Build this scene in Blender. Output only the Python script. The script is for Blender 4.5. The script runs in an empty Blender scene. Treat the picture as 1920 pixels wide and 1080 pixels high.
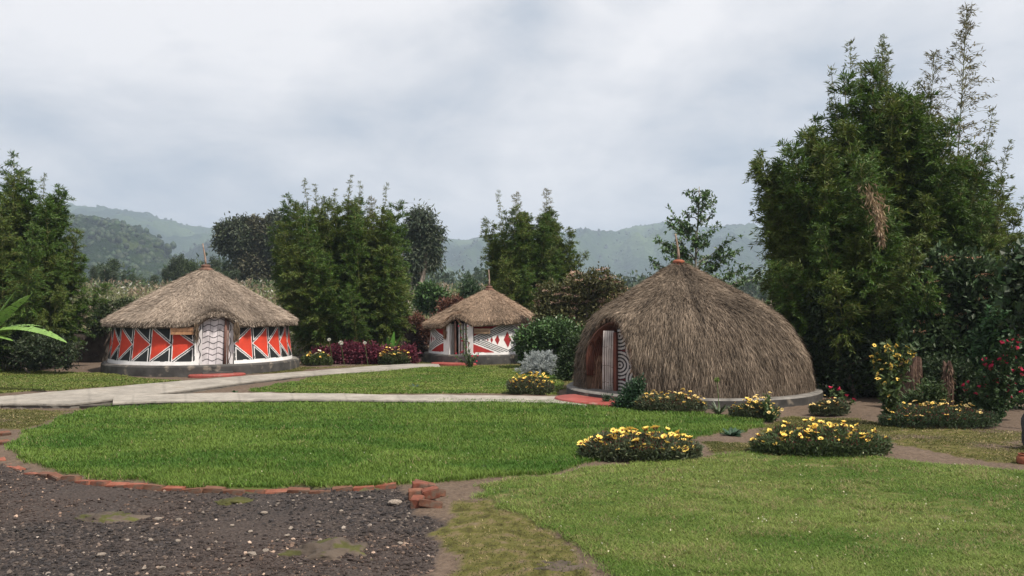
import bpy, math, random
import numpy as np
from mathutils import Vector
R=math.radians
sc=bpy.context.scene
COL=sc.collection
# ---------------------------------------------------------------- camera
CH=2.0; F=1507.0; PITCH=math.atan(35/F)
cd=bpy.data.cameras.new('camera'); cam=bpy.data.objects.new('camera',cd); COL.objects.link(cam)
cd.sensor_width=36; cd.lens=36*F/1920; cd.clip_end=12000; cd.clip_start=0.1
cam.location=(0,0,CH); cam.rotation_euler=(R(90)+PITCH,0,0); sc.camera=cam
# ---------------------------------------------------------------- light
SUN=Vector((0.42,-0.34,0.84)).normalized()
sd=bpy.data.lights.new('sun','SUN'); sd.energy=5.0; sd.angle=R(1.2); sd.color=(1,0.93,0.81)
so=bpy.data.objects.new('sun',sd); COL.objects.link(so); so.rotation_euler=SUN.to_track_quat('Z','Y').to_euler()
w=bpy.data.worlds.new('World'); sc.world=w; w.use_nodes=True
wt=w.node_tree; N=wt.nodes; Lk=wt.links; N.clear()
out=N.new('ShaderNodeOutputWorld'); bg=N.new('ShaderNodeBackground'); bg.inputs[1].default_value=0.1
sky=N.new('ShaderNodeTexSky'); sky.sky_type='NISHITA'; sky.sun_disc=False
sky.sun_elevation=math.asin(SUN.z); sky.sun_rotation=math.atan2(SUN.x,SUN.y)
tc=N.new('ShaderNodeTexCoord')
def wmath(op,a,b=None):
    n=N.new('ShaderNodeMath'); n.operation=op
    for i,v in enumerate((a,b)):
        if v is None: continue
        if isinstance(v,(int,float)): n.inputs[i].default_value=v
        else: Lk.new(v,n.inputs[i])
    return n.outputs[0]
sep=N.new('ShaderNodeSeparateXYZ'); Lk.new(tc.outputs['Generated'],sep.inputs[0])
zz=wmath('ADD',wmath('MAXIMUM',sep.outputs[2],0.0),0.33)
cx=wmath('DIVIDE',sep.outputs[0],zz); cy=wmath('DIVIDE',sep.outputs[1],zz)
cmb=N.new('ShaderNodeCombineXYZ'); Lk.new(cx,cmb.inputs[0]); Lk.new(cy,cmb.inputs[1]); cmb.inputs[2].default_value=3.1
def wnoise(scale,det,rough,off):
    mp=N.new('ShaderNodeMapping'); mp.inputs['Location'].default_value=off; Lk.new(cmb.outputs[0],mp.inputs[0])
    n=N.new('ShaderNodeTexNoise'); n.inputs['Scale'].default_value=scale; n.inputs['Detail'].default_value=det
    n.inputs['Roughness'].default_value=rough; n.inputs['Distortion'].default_value=0.35; Lk.new(mp.outputs[0],n.inputs['Vector']); return n.outputs[0]
n1=wnoise(1.25,8,0.50,(2.3,0.7,0)); n2=wnoise(4.5,6,0.55,(7.1,3.3,0))
elev=wmath('MULTIPLY',wmath('MINIMUM',sep.outputs[2],0.4),1.0)
v=wmath('ADD',wmath('MULTIPLY',n1,1.75),wmath('MULTIPLY',n2,0.62)); v=wmath('ADD',wmath('ADD',v,-0.68),wmath('MULTIPLY',elev,0.55))
cr=N.new('ShaderNodeValToRGB'); Lk.new(v,cr.inputs[0])
e=cr.color_ramp.elements
e[0].position=0.34; e[0].color=(3.9,4.35,5.0,1); e[1].position=0.86; e[1].color=(8.0,7.8,7.8,1)
m_=cr.color_ramp.elements.new(0.58); m_.color=(5.9,5.98,6.25,1)
cover=N.new('ShaderNodeMapRange'); Lk.new(wnoise(1.9,6,0.55,(4.2,9.3,0)),cover.inputs[0])
cover.inputs[1].default_value=0.68; cover.inputs[2].default_value=0.76; cover.inputs[3].default_value=0.96; cover.inputs[4].default_value=0.55
mx=N.new('ShaderNodeMix'); mx.data_type='RGBA'; Lk.new(cover.outputs[0],mx.inputs[0]); Lk.new(sky.outputs[0],mx.inputs[6]); Lk.new(cr.outputs[0],mx.inputs[7])
Lk.new(mx.outputs[2],bg.inputs[0]); Lk.new(bg.outputs[0],out.inputs[0])
sc.view_settings.view_transform='Standard'; sc.view_settings.look='None'; sc.view_settings.exposure=0.38; sc.view_settings.gamma=1
sc.cycles.volume_bounces=0; sc.cycles.max_bounces=6; sc.cycles.transparent_max_bounces=4
sc.cycles.diffuse_bounces=3; sc.cycles.glossy_bounces=2; sc.cycles.transmission_bounces=3

# ---------------------------------------------------------------- helpers
def nrm(a): return a/np.maximum(np.linalg.norm(a,axis=-1,keepdims=True),1e-9)
def A(*x): return np.array(x,dtype=float)
def gz(x,y,z=0.0):                       # where the sight line of a photo point meets height z
    a=(x-960)/F; b=(540-y)/F
    dy=math.cos(PITCH)-b*math.sin(PITCH); dz=math.sin(PITCH)+b*math.cos(PITCH)
    t=(z-CH)/dz; return A(a*t,dy*t,z)
def at(x,y,Y):                           # same, at ground distance Y
    a=(x-960)/F; b=(540-y)/F
    dy=math.cos(PITCH)-b*math.sin(PITCH); dz=math.sin(PITCH)+b*math.cos(PITCH)
    t=Y/dy; return A(a*t,Y,CH+dz*t)
def _h(ix,iy,s):
    n=(ix.astype(np.int64)*374761393+iy.astype(np.int64)*668265263+s*982451653)&0xffffffff
    n=((n^(n>>13))*1274126177)&0xffffffff; n=n^(n>>16); return (n&0xffffff)/float(0xffffff)
def vn(x,y,s=0):
    x=np.asarray(x,float); y=np.asarray(y,float); ix=np.floor(x); iy=np.floor(y); fx=x-ix; fy=y-iy
    fx=fx*fx*(3-2*fx); fy=fy*fy*(3-2*fy)
    a=_h(ix,iy,s); b=_h(ix+1,iy,s); c=_h(ix,iy+1,s); d=_h(ix+1,iy+1,s)
    return (a*(1-fx)+b*fx)*(1-fy)+(c*(1-fx)+d*fx)*fy
def fbm(x,y,s=0,o=4,g=0.5):
    t=0;a=1;q=0;x=np.asarray(x,float);y=np.asarray(y,float)
    for i in range(o): t=t+a*vn(x,y,s+i*17); q+=a; a*=g; x=x*2.03+5.1; y=y*2.03+1.7
    return t/q
def ss(a,b,x):
    t=np.clip((x-a)/(b-a),0,1); return t*t*(3-2*t)
class MB:
    def __init__(s): s.v=[];s.f=[];s.c=[];s.m=[];s.n=0
    def add(s,v,f,c=(1,1,1),m=0):
        v=np.asarray(v,float).reshape(-1,3); f=np.asarray(f,dtype=np.int64)
        if len(v)==0 or len(f)==0: return s
        c=np.asarray(c,float)
        if c.ndim==1: c=np.tile(c,(len(v),1))
        s.v.append(v); s.f.append((f+s.n)); s.c.append(c); s.m.append(np.full(len(f),m)); s.n+=len(v); return s
    def mesh(s,name,smooth=False):
        me=bpy.data.meshes.new(name)
        V=np.concatenate(s.v); C=np.concatenate(s.c)
        me.vertices.add(len(V)); me.vertices.foreach_set('co',V.astype(np.float32).ravel())
        tot=np.concatenate([np.full(len(f),f.shape[1]) for f in s.f]); li=np.concatenate([f.ravel() for f in s.f])
        st=np.concatenate([[0],np.cumsum(tot)[:-1]])
        me.loops.add(len(li)); me.loops.foreach_set('vertex_index',li.astype(np.int32))
        me.polygons.add(len(tot)); me.polygons.foreach_set('loop_start',st.astype(np.int32)); me.polygons.foreach_set('loop_total',tot.astype(np.int32))
        me.polygons.foreach_set('material_index',np.concatenate(s.m).astype(np.int32))
        me.polygons.foreach_set('use_smooth',np.full(len(tot),smooth))
        me.update(calc_edges=True); me.validate()
        ca=me.color_attributes.new('Col','FLOAT_COLOR','POINT')
        if len(ca.data)==len(C): ca.data.foreach_set('color',np.c_[C,np.ones(len(C))].astype(np.float32).ravel())
        return me
def tagit(o,label=None,cat=None,group=None,kind=None):
    if label: o['label']=label
    if cat: o['category']=cat
    if group: o['group']=group
    if kind: o['kind']=kind
    return o
def thing(name,label,cat,loc,group=None,rz=0):
    o=bpy.data.objects.new(name,None); COL.objects.link(o); o.location=loc; o.rotation_euler=(0,0,rz); o.empty_display_size=0.2
    return tagit(o,label,cat,group)
def obj(name,mb,mats,parent=None,smooth=False,loc=(0,0,0)):
    me=mb.mesh(name,smooth) if isinstance(mb,MB) else mb
    if isinstance(mb,MB):
        for m in (mats if isinstance(mats,(list,tuple)) else [mats]): me.materials.append(m)
    o=bpy.data.objects.new(name,me); COL.objects.link(o); o.location=loc
    if parent: o.parent=parent
    return o
def link(o,parent,loc=(0,0,0),rot=(0,0,0),sc_=1):
    c=o.copy(); COL.objects.link(c); c.parent=parent; c.location=loc; c.rotation_euler=rot
    c.scale=(sc_,sc_,sc_) if isinstance(sc_,(int,float)) else sc_
    return c
# shapes ------------------------------------------------------------------
def leaves(mb,p,d,n,L,W,c,fold=0.15,m=0,k=0.45):
    p=np.asarray(p,float); d=nrm(d); s=nrm(np.cross(d,n)); n=nrm(np.cross(s,d)); L=np.broadcast_to(L,(len(p),))[:,None]; W=np.broadcast_to(W,(len(p),))[:,None]
    v=np.stack([p,p+d*L*k+s*W/2+n*W*fold,p+d*L,p+d*L*k-s*W/2+n*W*fold],1).reshape(-1,3)
    f=np.arange(len(p)*4).reshape(-1,4)
    c=np.broadcast_to(np.asarray(c,float),(len(p),3)); mb.add(v,f,np.repeat(c,4,0),m)
def blades(mb,p,d,L,W,c,bend,side):
    L=L[:,None]; W=W[:,None]; s=nrm(side)
    mid=p+d*L*0.55+bend*L*0.15; tip=p+d*L*0.95+bend*L*0.5
    v=np.stack([p-s*W/2,p+s*W/2,mid+s*W*0.35,mid-s*W*0.35,tip],1).reshape(-1,3); b=np.arange(len(p))[:,None]*5
    c5=np.repeat(c,5,0); i0=mb.n
    mb.add(v,b+np.array([[0,1,2,3]]),c5)
    # tips share the same vertices
    mb.f.append(b+np.array([[3,2,4]])+i0); mb.m.append(np.zeros(len(p)))
def tube(mb,pts,rad,n=6,c=(1,1,1),m=0,cap=True):
    pts=np.asarray(pts,float); k=len(pts); rad=np.broadcast_to(rad,(k,)).astype(float)
    t=nrm(np.gradient(pts,axis=0)); ref=np.where(np.abs(t[:,2:3])>0.9,A(1,0,0),A(0,0,1)); u=nrm(np.cross(t,ref)); w_=np.cross(t,u)
    a=np.linspace(0,2*math.pi,n,endpoint=False)
    v=pts[:,None]+rad[:,None,None]*(u[:,None]*np.cos(a)[None,:,None]+w_[:,None]*np.sin(a)[None,:,None])
    i=np.arange(k-1)[:,None]*n; j=np.arange(n)[None]; j2=(j+1)%n
    f=np.stack([i+j,i+j2,i+n+j2,i+n+j],-1).reshape(-1,4); b=mb.n
    mb.add(v.reshape(-1,3),f,c,m)
    if cap and n>=3:
        mb.f.append(np.array([list(range(n))[::-1]])+b); mb.m.append(np.array([m]))
        mb.f.append(np.array([list(range((k-1)*n,k*n))])+b); mb.m.append(np.array([m]))
def box(mb,lo,hi,M=None,c=(1,1,1),m=0):
    v=np.array([[x,y,z] for x in (lo[0],hi[0]) for y in (lo[1],hi[1]) for z in (lo[2],hi[2])],float)
    if M is not None: v=M(v)
    mb.add(v,[[0,1,3,2],[4,6,7,5],[0,4,5,1],[2,3,7,6],[0,2,6,4],[1,5,7,3]],c,m)
def grid(mb,P,c=(1,1,1),m=0,closed=False,mask=None):
    a,b=P.shape[:2]; i=np.arange(a-1)[:,None]; j=np.arange(b if closed else b-1)[None]; j2=(j+1)%b
    f=np.stack([i*b+j,i*b+j2,(i+1)*b+j2,(i+1)*b+j],-1)
    f=f[mask] if mask is not None else f.reshape(-1,4)
    mb.add(P.reshape(-1,3),f,c,m)
def lathe(mb,prof,n=24,c=(1,1,1),m=0,o=(0,0,0)):
    a=np.linspace(0,2*math.pi,n,endpoint=False); pr=np.asarray(prof,float)
    P=np.stack([pr[:,0:1]*np.cos(a),pr[:,0:1]*np.sin(a),np.repeat(pr[:,1:2],n,1)],-1)+np.asarray(o,float); grid(mb,P,c,m,True)
def ico(sub=1):
    import bmesh
    bm=bmesh.new(); bmesh.ops.create_icosphere(bm,subdivisions=sub,radius=1); v=np.array([x.co[:] for x in bm.verts]); f=np.array([[y.index for y in x.verts] for x in bm.faces]); bm.free(); return v,f
ICO1=ico(1); ICO2=ico(2); ICO3=ico(3)
def rock(mb,p,s,rng,c,base=ICO2,rough=0.22,m=0):
    v,f=base; q=rng.normal(size=(5,3)); q=nrm(q); d=v.copy()
    for k in range(5):
        h=v@q[k]; lim=rng.uniform(0.55,0.85); d=d-np.maximum(h-lim,0)[:,None]*q[k]
    d=d*(1+rough*(rng.random((len(v),1))-0.5)*0.5); th=rng.uniform(0,6.28); R2=np.array([[math.cos(th),-math.sin(th),0],[math.sin(th),math.cos(th),0],[0,0,1]])
    mb.add((d*np.asarray(s))@R2.T+np.asarray(p),f,c,m)
def inpoly(x,y,poly):
    x=np.asarray(x);y=np.asarray(y); r=np.zeros(x.shape,bool); n=len(poly)
    for i in range(n):
        x0,y0=poly[i]; x1,y1=poly[(i+1)%n]
        if y0==y1: continue
        cnd=((y0>y)!=(y1>y)); xi=(x1-x0)*(y-y0)/(y1-y0)+x0; r^=cnd&(x<xi)
    return r
def cvar(n,rng,base,v=0.35,hue=0.15):
    b=np.asarray(base,float)*(1+rng.uniform(-v,v,(n,1))); b=b*(1+rng.uniform(-hue,hue,(n,3))*A(1,0.4,0.8)); return np.clip(b,0,1)
# materials -----------------------------------------------------------------
def mat(name,base=(1,1,1),rough=0.9,attr=True,noise=None,bump=None,spec=0.3,trans=0.0,metal=0.0,wear=None):
    m=bpy.data.materials.new(name); m.use_nodes=True; t=m.node_tree; n=t.nodes; l=t.links
    p=n['Principled BSDF']; o=n['Material Output']; p.inputs['Roughness'].default_value=rough; p.inputs['Specular IOR Level'].default_value=spec; p.inputs['Metallic'].default_value=metal
    rgb=n.new('ShaderNodeRGB'); rgb.outputs[0].default_value=(*base,1); c=rgb.outputs[0]
    def mul(a,b,fac=1.0,mode='MULTIPLY'):
        x=n.new('ShaderNodeMix'); x.data_type='RGBA'; x.blend_type=mode; x.inputs[0].default_value=fac; l.new(a,x.inputs[6]); l.new(b,x.inputs[7]); return x.outputs[2]
    if attr:
        a=n.new('ShaderNodeAttribute'); a.attribute_name='Col'; c=mul(c,a.outputs['Color'])
    tcn=n.new('ShaderNodeTexCoord')
    def nz(scale,det=5):
        x=n.new('ShaderNodeTexNoise'); x.inputs['Scale'].default_value=scale; x.inputs['Detail'].default_value=det; l.new(tcn.outputs['Object'],x.inputs['Vector']); return x.outputs[0]
    for (scale,lo,hi) in (noise or []):
        r=n.new('ShaderNodeMapRange'); r.inputs[1].default_value=0.3; r.inputs[2].default_value=0.7; r.inputs[3].default_value=lo; r.inputs[4].default_value=hi; l.new(nz(scale),r.inputs[0]); c=mul(c,r.outputs[0])
    if wear:
        sc_,lo,hi,wc=wear; r=n.new('ShaderNodeMapRange'); r.inputs[1].default_value=lo; r.inputs[2].default_value=hi; l.new(nz(sc_,8),r.inputs[0])
        x=n.new('ShaderNodeMix'); x.data_type='RGBA'; l.new(r.outputs[0],x.inputs[0]); l.new(c,x.inputs[6]); x.inputs[7].default_value=(*wc,1); c=x.outputs[2]
    l.new(c,p.inputs['Base Color'])
    if bump:
        b=n.new('ShaderNodeBump'); b.inputs['Strength'].default_value=bump[1]; b.inputs['Distance'].default_value=bump[2]; l.new(nz(bump[0],8),b.inputs['Height']); l.new(b.outputs[0],p.inputs['Normal'])
    if trans:
        tr=n.new('ShaderNodeBsdfTranslucent'); l.new(c,tr.inputs[0]); x=n.new('ShaderNodeMixShader'); x.inputs[0].default_value=trans; l.new(p.outputs[0],x.inputs[1]); l.new(tr.outputs[0],x.inputs[2]); l.new(x.outputs[0],o.inputs[0])
    return m
M_leaf=mat('leaf',rough=0.55,spec=0.35,trans=0.28)
M_leafd=mat('leaf_waxy',rough=0.42,spec=0.45,trans=0.15)
M_grass=mat('grass_blade',rough=0.6,spec=0.25,trans=0.3)
M_petal=mat('petal',rough=0.6,spec=0.2,trans=0.2)
M_bark=mat('bark',rough=0.95,noise=[(6,0.6,1.3)],bump=(18,0.6,0.02))
M_straw=mat('straw',rough=0.85,spec=0.2)
M_paint=mat('wall_paint',rough=0.6,spec=0.35,noise=[(2.5,0.84,1.08),(14,0.92,1.05)],bump=(9,0.35,0.008),wear=(5,0.70,0.85,(0.40,0.33,0.28)))
M_plinth=mat('plinth_paint',(0.05,0.047,0.045),rough=0.75,attr=False,noise=[(3,0.6,1.5)],bump=(12,0.5,0.01),wear=(4,0.56,0.68,(0.17,0.145,0.12)))
M_rim=mat('plinth_top',(0.15,0.14,0.13),rough=0.85,attr=False,noise=[(5,0.6,1.4)],bump=(14,0.5,0.01))
M_wood=mat('wood',rough=0.7,noise=[(5,0.7,1.25)],bump=(25,0.3,0.004))
M_terra=mat('terracotta',(0.27,0.085,0.045),rough=0.8,attr=False,noise=[(9,0.6,1.3)],bump=(20,0.3,0.005))
M_conc=mat('concrete',rough=0.9,noise=[(1.3,0.8,1.15),(9,0.82,1.12)],bump=(22,0.6,0.01),wear=(2.2,0.60,0.8,(0.2,0.17,0.135)))
M_red=mat('red_cement',(0.27,0.062,0.05),rough=0.5,attr=False,noise=[(3,0.75,1.2),(20,0.85,1.1)],bump=(14,0.3,0.006),wear=(4,0.6,0.75,(0.3,0.16,0.13)))
M_brick=mat('brick',rough=0.9,noise=[(14,0.65,1.3)],bump=(40,0.7,0.006),wear=(9,0.52,0.66,(0.12,0.085,0.065)))
M_stone=mat('stone',rough=0.95,noise=[(5,0.6,1.4)],bump=(20,0.7,0.02))
M_dark=mat('gap_shade',(0.03,0.024,0.02),rough=1,attr=False,noise=[(5,0.7,1.2)])  # near-black colour stands in for the shade inside the drain gaps
ORANGE=(0.52,0.042,0.018); RED2=(0.33,0.022,0.02); WHITE=(0.72,0.70,0.70); BLACK=(0.012,0.014,0.015)

# ---------------------------------------------------------------- terrain
def H(x,y):
    x=np.asarray(x,float); y=np.asarray(y,float)
    lt=1-ss(-6,12,x*30/np.maximum(y,20)); rise=ss(31,80,y)*(1.75+2.1*lt)
    far=ss(150,600,y)*4; und=(fbm(x*0.35,y*0.35,3,3)-0.5)*0.10*ss(3,6,y)+(fbm(x*0.05,y*0.05,9,3)-0.5)*1.2*ss(34,90,y)
    return rise+far+und*1.0
def poly(pts): return [tuple(gz(a,b)[:2]) for a,b in pts]
LAWN_A=poly([(18,842),(60,812),(105,790),(175,768),(205,762),(300,757),(430,752),(520,750),(700,752),(1080,757),(1200,770),(1320,778),(1430,788),(1440,802),(1380,812),(1330,815),(1250,840),(1110,868),(1095,878),(1000,891),(900,900),(760,909),(640,913),(520,914),(420,913),(300,909),(200,900),(110,884),(60,870),(28,856)])
LAWN_B=poly([(895,912),(960,902),(1090,884),(1180,872),(1330,858),(1440,848),(1560,852),(1700,866),(1920,888),(2300,930),(2600,1300),(1400,1400),(1180,1082),(1090,1022),(1010,990),(955,962),(925,935)])
LAWN_C=poly([(465,733),(520,722),(600,708),(680,699),(780,693),(860,690),(960,688),(1060,700),(1045,742),(950,739),(700,739),(560,737)])
LAWN_D=poly([(-400,700),(0,694),(185,702),(260,712),(350,716),(200,726),(0,741),(-500,790)])
GRAVEL=poly([(-900,860),(0,872),(60,890),(200,905),(420,915),(760,912),(765,960),(830,985),(800,1040),(780,1090),(760,1400),(-1500,1400)])
MOSS=[poly([(1440,800),(1560,790),(1700,800),(1920,810),(2300,830),(2300,870),(1920,875),(1800,860),(1640,825),(1500,845),(1430,840)]),
      poly([(850,935),(925,940),(1000,985),(1080,1030),(1130,1075),(1000,1100),(850,1100),(820,1000)]),
      poly([(-400,770),(0,768),(140,770),(90,790),(40,806),(-400,815)]),
      poly([(1060,655),(1100,700),(1060,735),(1040,700),(820,690),(640,690),(560,694),(790,676)]),
      poly([(480,688),(600,690),(540,700),(430,702)]),
      poly([(1330,832),(1430,832),(1430,848),(1330,852)]),
      poly([(1440,800),(1480,780),(1600,785),(1700,800),(1660,812),(1560,800),(1480,806)])]
def make_ground():
    def axis(lo,hi,st,far,n):
        a=np.arange(lo,hi,st); g=np.geomspace(st*2,far,n); return np.concatenate([lo-g[::-1],a,hi+g])
    xs=axis(-11,11.5,0.07,4500,45); ya=np.arange(3,32,0.07); ys=np.concatenate([[-60,-25,-10,-4,0,1.5],ya,32+np.geomspace(0.15,5200,70)])
    X,Y=np.meshgrid(xs,ys); Z=H(X,Y)
    jx=(fbm(X*2.5,Y*2.5,21,3)-0.5)*0.42; jy=(fbm(X*2.5,Y*2.5,41,3)-0.5)*0.42; QX=X+jx; QY=Y+jy
    near=(np.abs(X)<14)&(Y<33)
    g=np.zeros(X.shape)
    for P in (LAWN_A,LAWN_B,LAWN_C,LAWN_D): g=np.maximum(g,inpoly(QX,QY,P))
    gr=inpoly(QX,QY,GRAVEL).astype(float); mo=np.zeros(X.shape)
    for P in MOSS: mo=np.maximum(mo,inpoly(QX,QY,P)*ss(0.26,0.46,fbm(X*1.3,Y*1.3,77,4)))
    g=np.where(Y>33,1.0,g)*1.0; gr=gr*(1-g); mo=mo*(1-g)*(1-gr)
    Z=Z+ (fbm(X*3,Y*3,5,4)-0.5)*0.05*near*(1-g)*ss(33,28,Y) + (fbm(X*9,Y*9,6,3)-0.5)*0.03*near*gr
    Z=Z-0.012*gr+0.02*g*near
    C=np.stack([g,mo,gr],-1).reshape(-1,3); mb=MB(); grid(mb,np.stack([X,Y,Z],-1),C)
    m=bpy.data.materials.new('ground'); m.use_nodes=True; t=m.node_tree; n=t.nodes; l=t.links; p=n['Principled BSDF']; p.inputs['Roughness'].default_value=0.95; p.inputs['Specular IOR Level'].default_value=0.15
    a=n.new('ShaderNodeAttribute'); a.attribute_name='Col'; s=n.new('ShaderNodeSeparateColor'); l.new(a.outputs['Color'],s.inputs[0]); tcn=n.new('ShaderNodeTexCoord')
    def nz(scale,det=6,off=0):
        mp=n.new('ShaderNodeMapping'); mp.inputs['Location'].default_value=(off,off,0); l.new(tcn.outputs['Object'],mp.inputs[0]); x=n.new('ShaderNodeTexNoise'); x.inputs['Scale'].default_value=scale; x.inputs['Detail'].default_value=det; l.new(mp.outputs[0],x.inputs['Vector']); return x.outputs[0]
    def ramp(f,cols):
        r=n.new('ShaderNodeValToRGB'); l.new(f,r.inputs[0]); el=r.color_ramp.elements
        el[0].position=cols[0][0]; el[0].color=(*cols[0][1],1); el[1].position=cols[-1][0]; el[1].color=(*cols[-1][1],1)
        for q,c in cols[1:-1]: z=el.new(q); z.color=(*c,1)
        return r.outputs[0]
    def mix(f,a_,b_):
        x=n.new('ShaderNodeMix'); x.data_type='RGBA'; l.new(f,x.inputs[0]); l.new(a_,x.inputs[6]); l.new(b_,x.inputs[7]); return x.outputs[2]
    dirt=mix(nz(0.9,5,3),ramp(nz(30,4),[(0.35,(0.055,0.04,0.03)),(0.7,(0.12,0.088,0.066))]),ramp(nz(14,6),[(0.3,(0.085,0.06,0.045)),(0.7,(0.17,0.125,0.095))]))
    grav=mix(nz(0.7,4,8),ramp(nz(45,6),[(0.35,(0.014,0.013,0.014)),(0.55,(0.04,0.036,0.036)),(0.75,(0.12,0.105,0.095))]),ramp(nz(38,6),[(0.35,(0.035,0.026,0.022)),(0.6,(0.075,0.055,0.046)),(0.78,(0.13,0.105,0.09))]))
    moss=ramp(nz(7,8),[(0.34,(0.05,0.045,0.014)),(0.48,(0.085,0.082,0.022)),(0.62,(0.12,0.095,0.045)),(0.75,(0.13,0.10,0.07))])
    grs=ramp(nz(5,7),[(0.3,(0.035,0.06,0.012)),(0.55,(0.085,0.095,0.025)),(0.75,(0.15,0.125,0.065))])
    c=mix(s.outputs[1],dirt,moss); c=mix(s.outputs[2],c,grav); c=mix(s.outputs[0],c,grs); l.new(c,p.inputs['Base Color'])
    b=n.new('ShaderNodeBump'); b.inputs['Strength'].default_value=0.8; b.inputs['Distance'].default_value=0.03; l.new(nz(26,9),b.inputs['Height']); l.new(b.outputs[0],p.inputs['Normal'])
    tagit(obj('ground',mb,m,smooth=True),kind='structure')
make_ground()

# hills --------------------------------------------------------------------
def hill(name,prof,d0,d1,base_z,seed,mt,amp,nx=760,ny=150,px0=-900,px1=2800,trees=None):
    px=np.linspace(px0,px1,nx); pr=np.array(prof,float)
    crest=np.interp(px,pr[:,0],pr[:,1]); zc=np.array([at(a,b,d1)[2] for a,b in zip(px,crest)])
    t=np.linspace(0,1.5,ny)[:,None]; Yd=d0+(d1-d0)*t; X=(px[None]-960)/F*Yd; Y=Yd+0*X
    rid=1-np.abs(fbm(X/(d1*0.10),Y/(d1*0.16),seed,5)*2-1)
    up=np.where(t<=1,np.sin(np.clip(t,0,1)*math.pi/2)**1.25,1-(t-1)*1.6)
    Z=base_z+(zc[None]-base_z)*up+(rid-0.72)*amp*np.sin(np.clip(t*1.15,0,1)*math.pi)**1.5*0.8*np.clip((zc[None]-base_z)/150,0.2,1.2)
    Z=Z+(fbm(X/(d1*0.010),Y/(d1*0.010),seed+9,4)-0.5)*amp*0.16*ss(0.03,0.15,t)
    mb=MB(); grid(mb,np.stack([X,Y,Z],-1)); tagit(obj(name,mb,mt,smooth=True),kind='structure')
    if trees:
        rng=np.random.default_rng(seed+1); n,smin,smax=trees; k=int(ny/1.5*0.98); i=rng.integers(1,k,n*3); j=rng.integers(0,nx,n*3); P=np.stack([X[i,j],Y[i,j],Z[i,j]],-1); P[:,:2]+=rng.normal(0,smax*1.5,(len(P),2))
        w_=fbm(P[:,0]/(d1*0.05),P[:,1]/(d1*0.08),seed+4,4); P=P[(w_>0.44)|(rng.random(len(P))<0.15)][:n]; n=len(P); s=rng.uniform(smin,smax,(n,1,1)); v,f=ICO1
        V=v[None]*s*A(1,1,1.1)*(1+0.16*rng.normal(size=(n,len(v),1)))*1.0+P[:,None]; c=cvar(n,rng,(0.028,0.05,0.016),0.5,0.15); mb=MB(); mb.add(V.reshape(-1,3),(f[None]+np.arange(n)[:,None,None]*len(v)).reshape(-1,3),np.repeat(c,len(v),0)); tagit(obj('hillside_trees',mb,M_leaf,smooth=True),kind='stuff')
def hillmat(name,a,b,c,s):
    m=bpy.data.materials.new(name); m.use_nodes=True; t=m.node_tree; n=t.nodes; l=t.links; p=n['Principled BSDF']; p.inputs['Roughness'].default_value=1; p.inputs['Specular IOR Level'].default_value=0.05
    tcn=n.new('ShaderNodeTexCoord'); x=n.new('ShaderNodeTexNoise'); x.inputs['Scale'].default_value=s; x.inputs['Detail'].default_value=9; x.inputs['Roughness'].default_value=0.62; l.new(tcn.outputs['Object'],x.inputs['Vector'])
    r=n.new('ShaderNodeValToRGB'); l.new(x.outputs[0],r.inputs[0]); el=r.color_ramp.elements; el[0].position=0.40; el[0].color=(*a,1); el[1].position=0.68; el[1].color=(*c,1); z=el.new(0.52); z.color=(*b,1)
    l.new(r.outputs[0],p.inputs['Base Color']); bp=n.new('ShaderNodeBump'); bp.inputs['Strength'].default_value=1; bp.inputs['Distance'].default_value=12; y=n.new('ShaderNodeTexNoise'); y.inputs['Scale'].default_value=s*12; y.inputs['Detail'].default_value=6; l.new(tcn.outputs['Object'],y.inputs['Vector']); l.new(y.outputs[0],bp.inputs['Height']); l.new(bp.outputs[0],p.inputs['Normal']); return m
HM1=hillmat('far_hill',(0.012,0.028,0.012),(0.03,0.055,0.018),(0.075,0.11,0.035),0.0045)
HM2=hillmat('near_hill',(0.006,0.016,0.007),(0.02,0.04,0.012),(0.075,0.10,0.03),0.022)
hill('hill_range',[(-900,430),(-300,400),(100,396),(175,403),(215,405),(270,414),(330,434),(380,441),(430,447),(560,455),(700,462),(800,470),(830,458),(870,460),(915,450),(1000,452),(1070,449),(1110,447),(1150,443),(1190,432),(1240,427),(1290,428),(1340,436),(1390,433),(1450,441),(1540,452),(1700,465),(1860,468),(1885,458),(1920,450),(2100,430),(2800,470)],1300,2600,2,11,HM1,150,trees=(9000,1.8,4.5))
hill('wooded_hill',[(-900,390),(-200,400),(100,412),(160,418),(220,427),(262,438),(300,462),(330,500),(360,540),(420,575),(900,640),(2800,700)],420,900,0,31,HM2,70,nx=900,trees=(11000,1.2,3.2))
hill('middle_hill',[(-900,600),(260,560),(330,492),(362,470),(400,452),(450,452),(560,470),(720,520),(820,560),(2800,640)],900,1600,0,51,HM2,60,trees=(4000,2,5))

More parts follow.
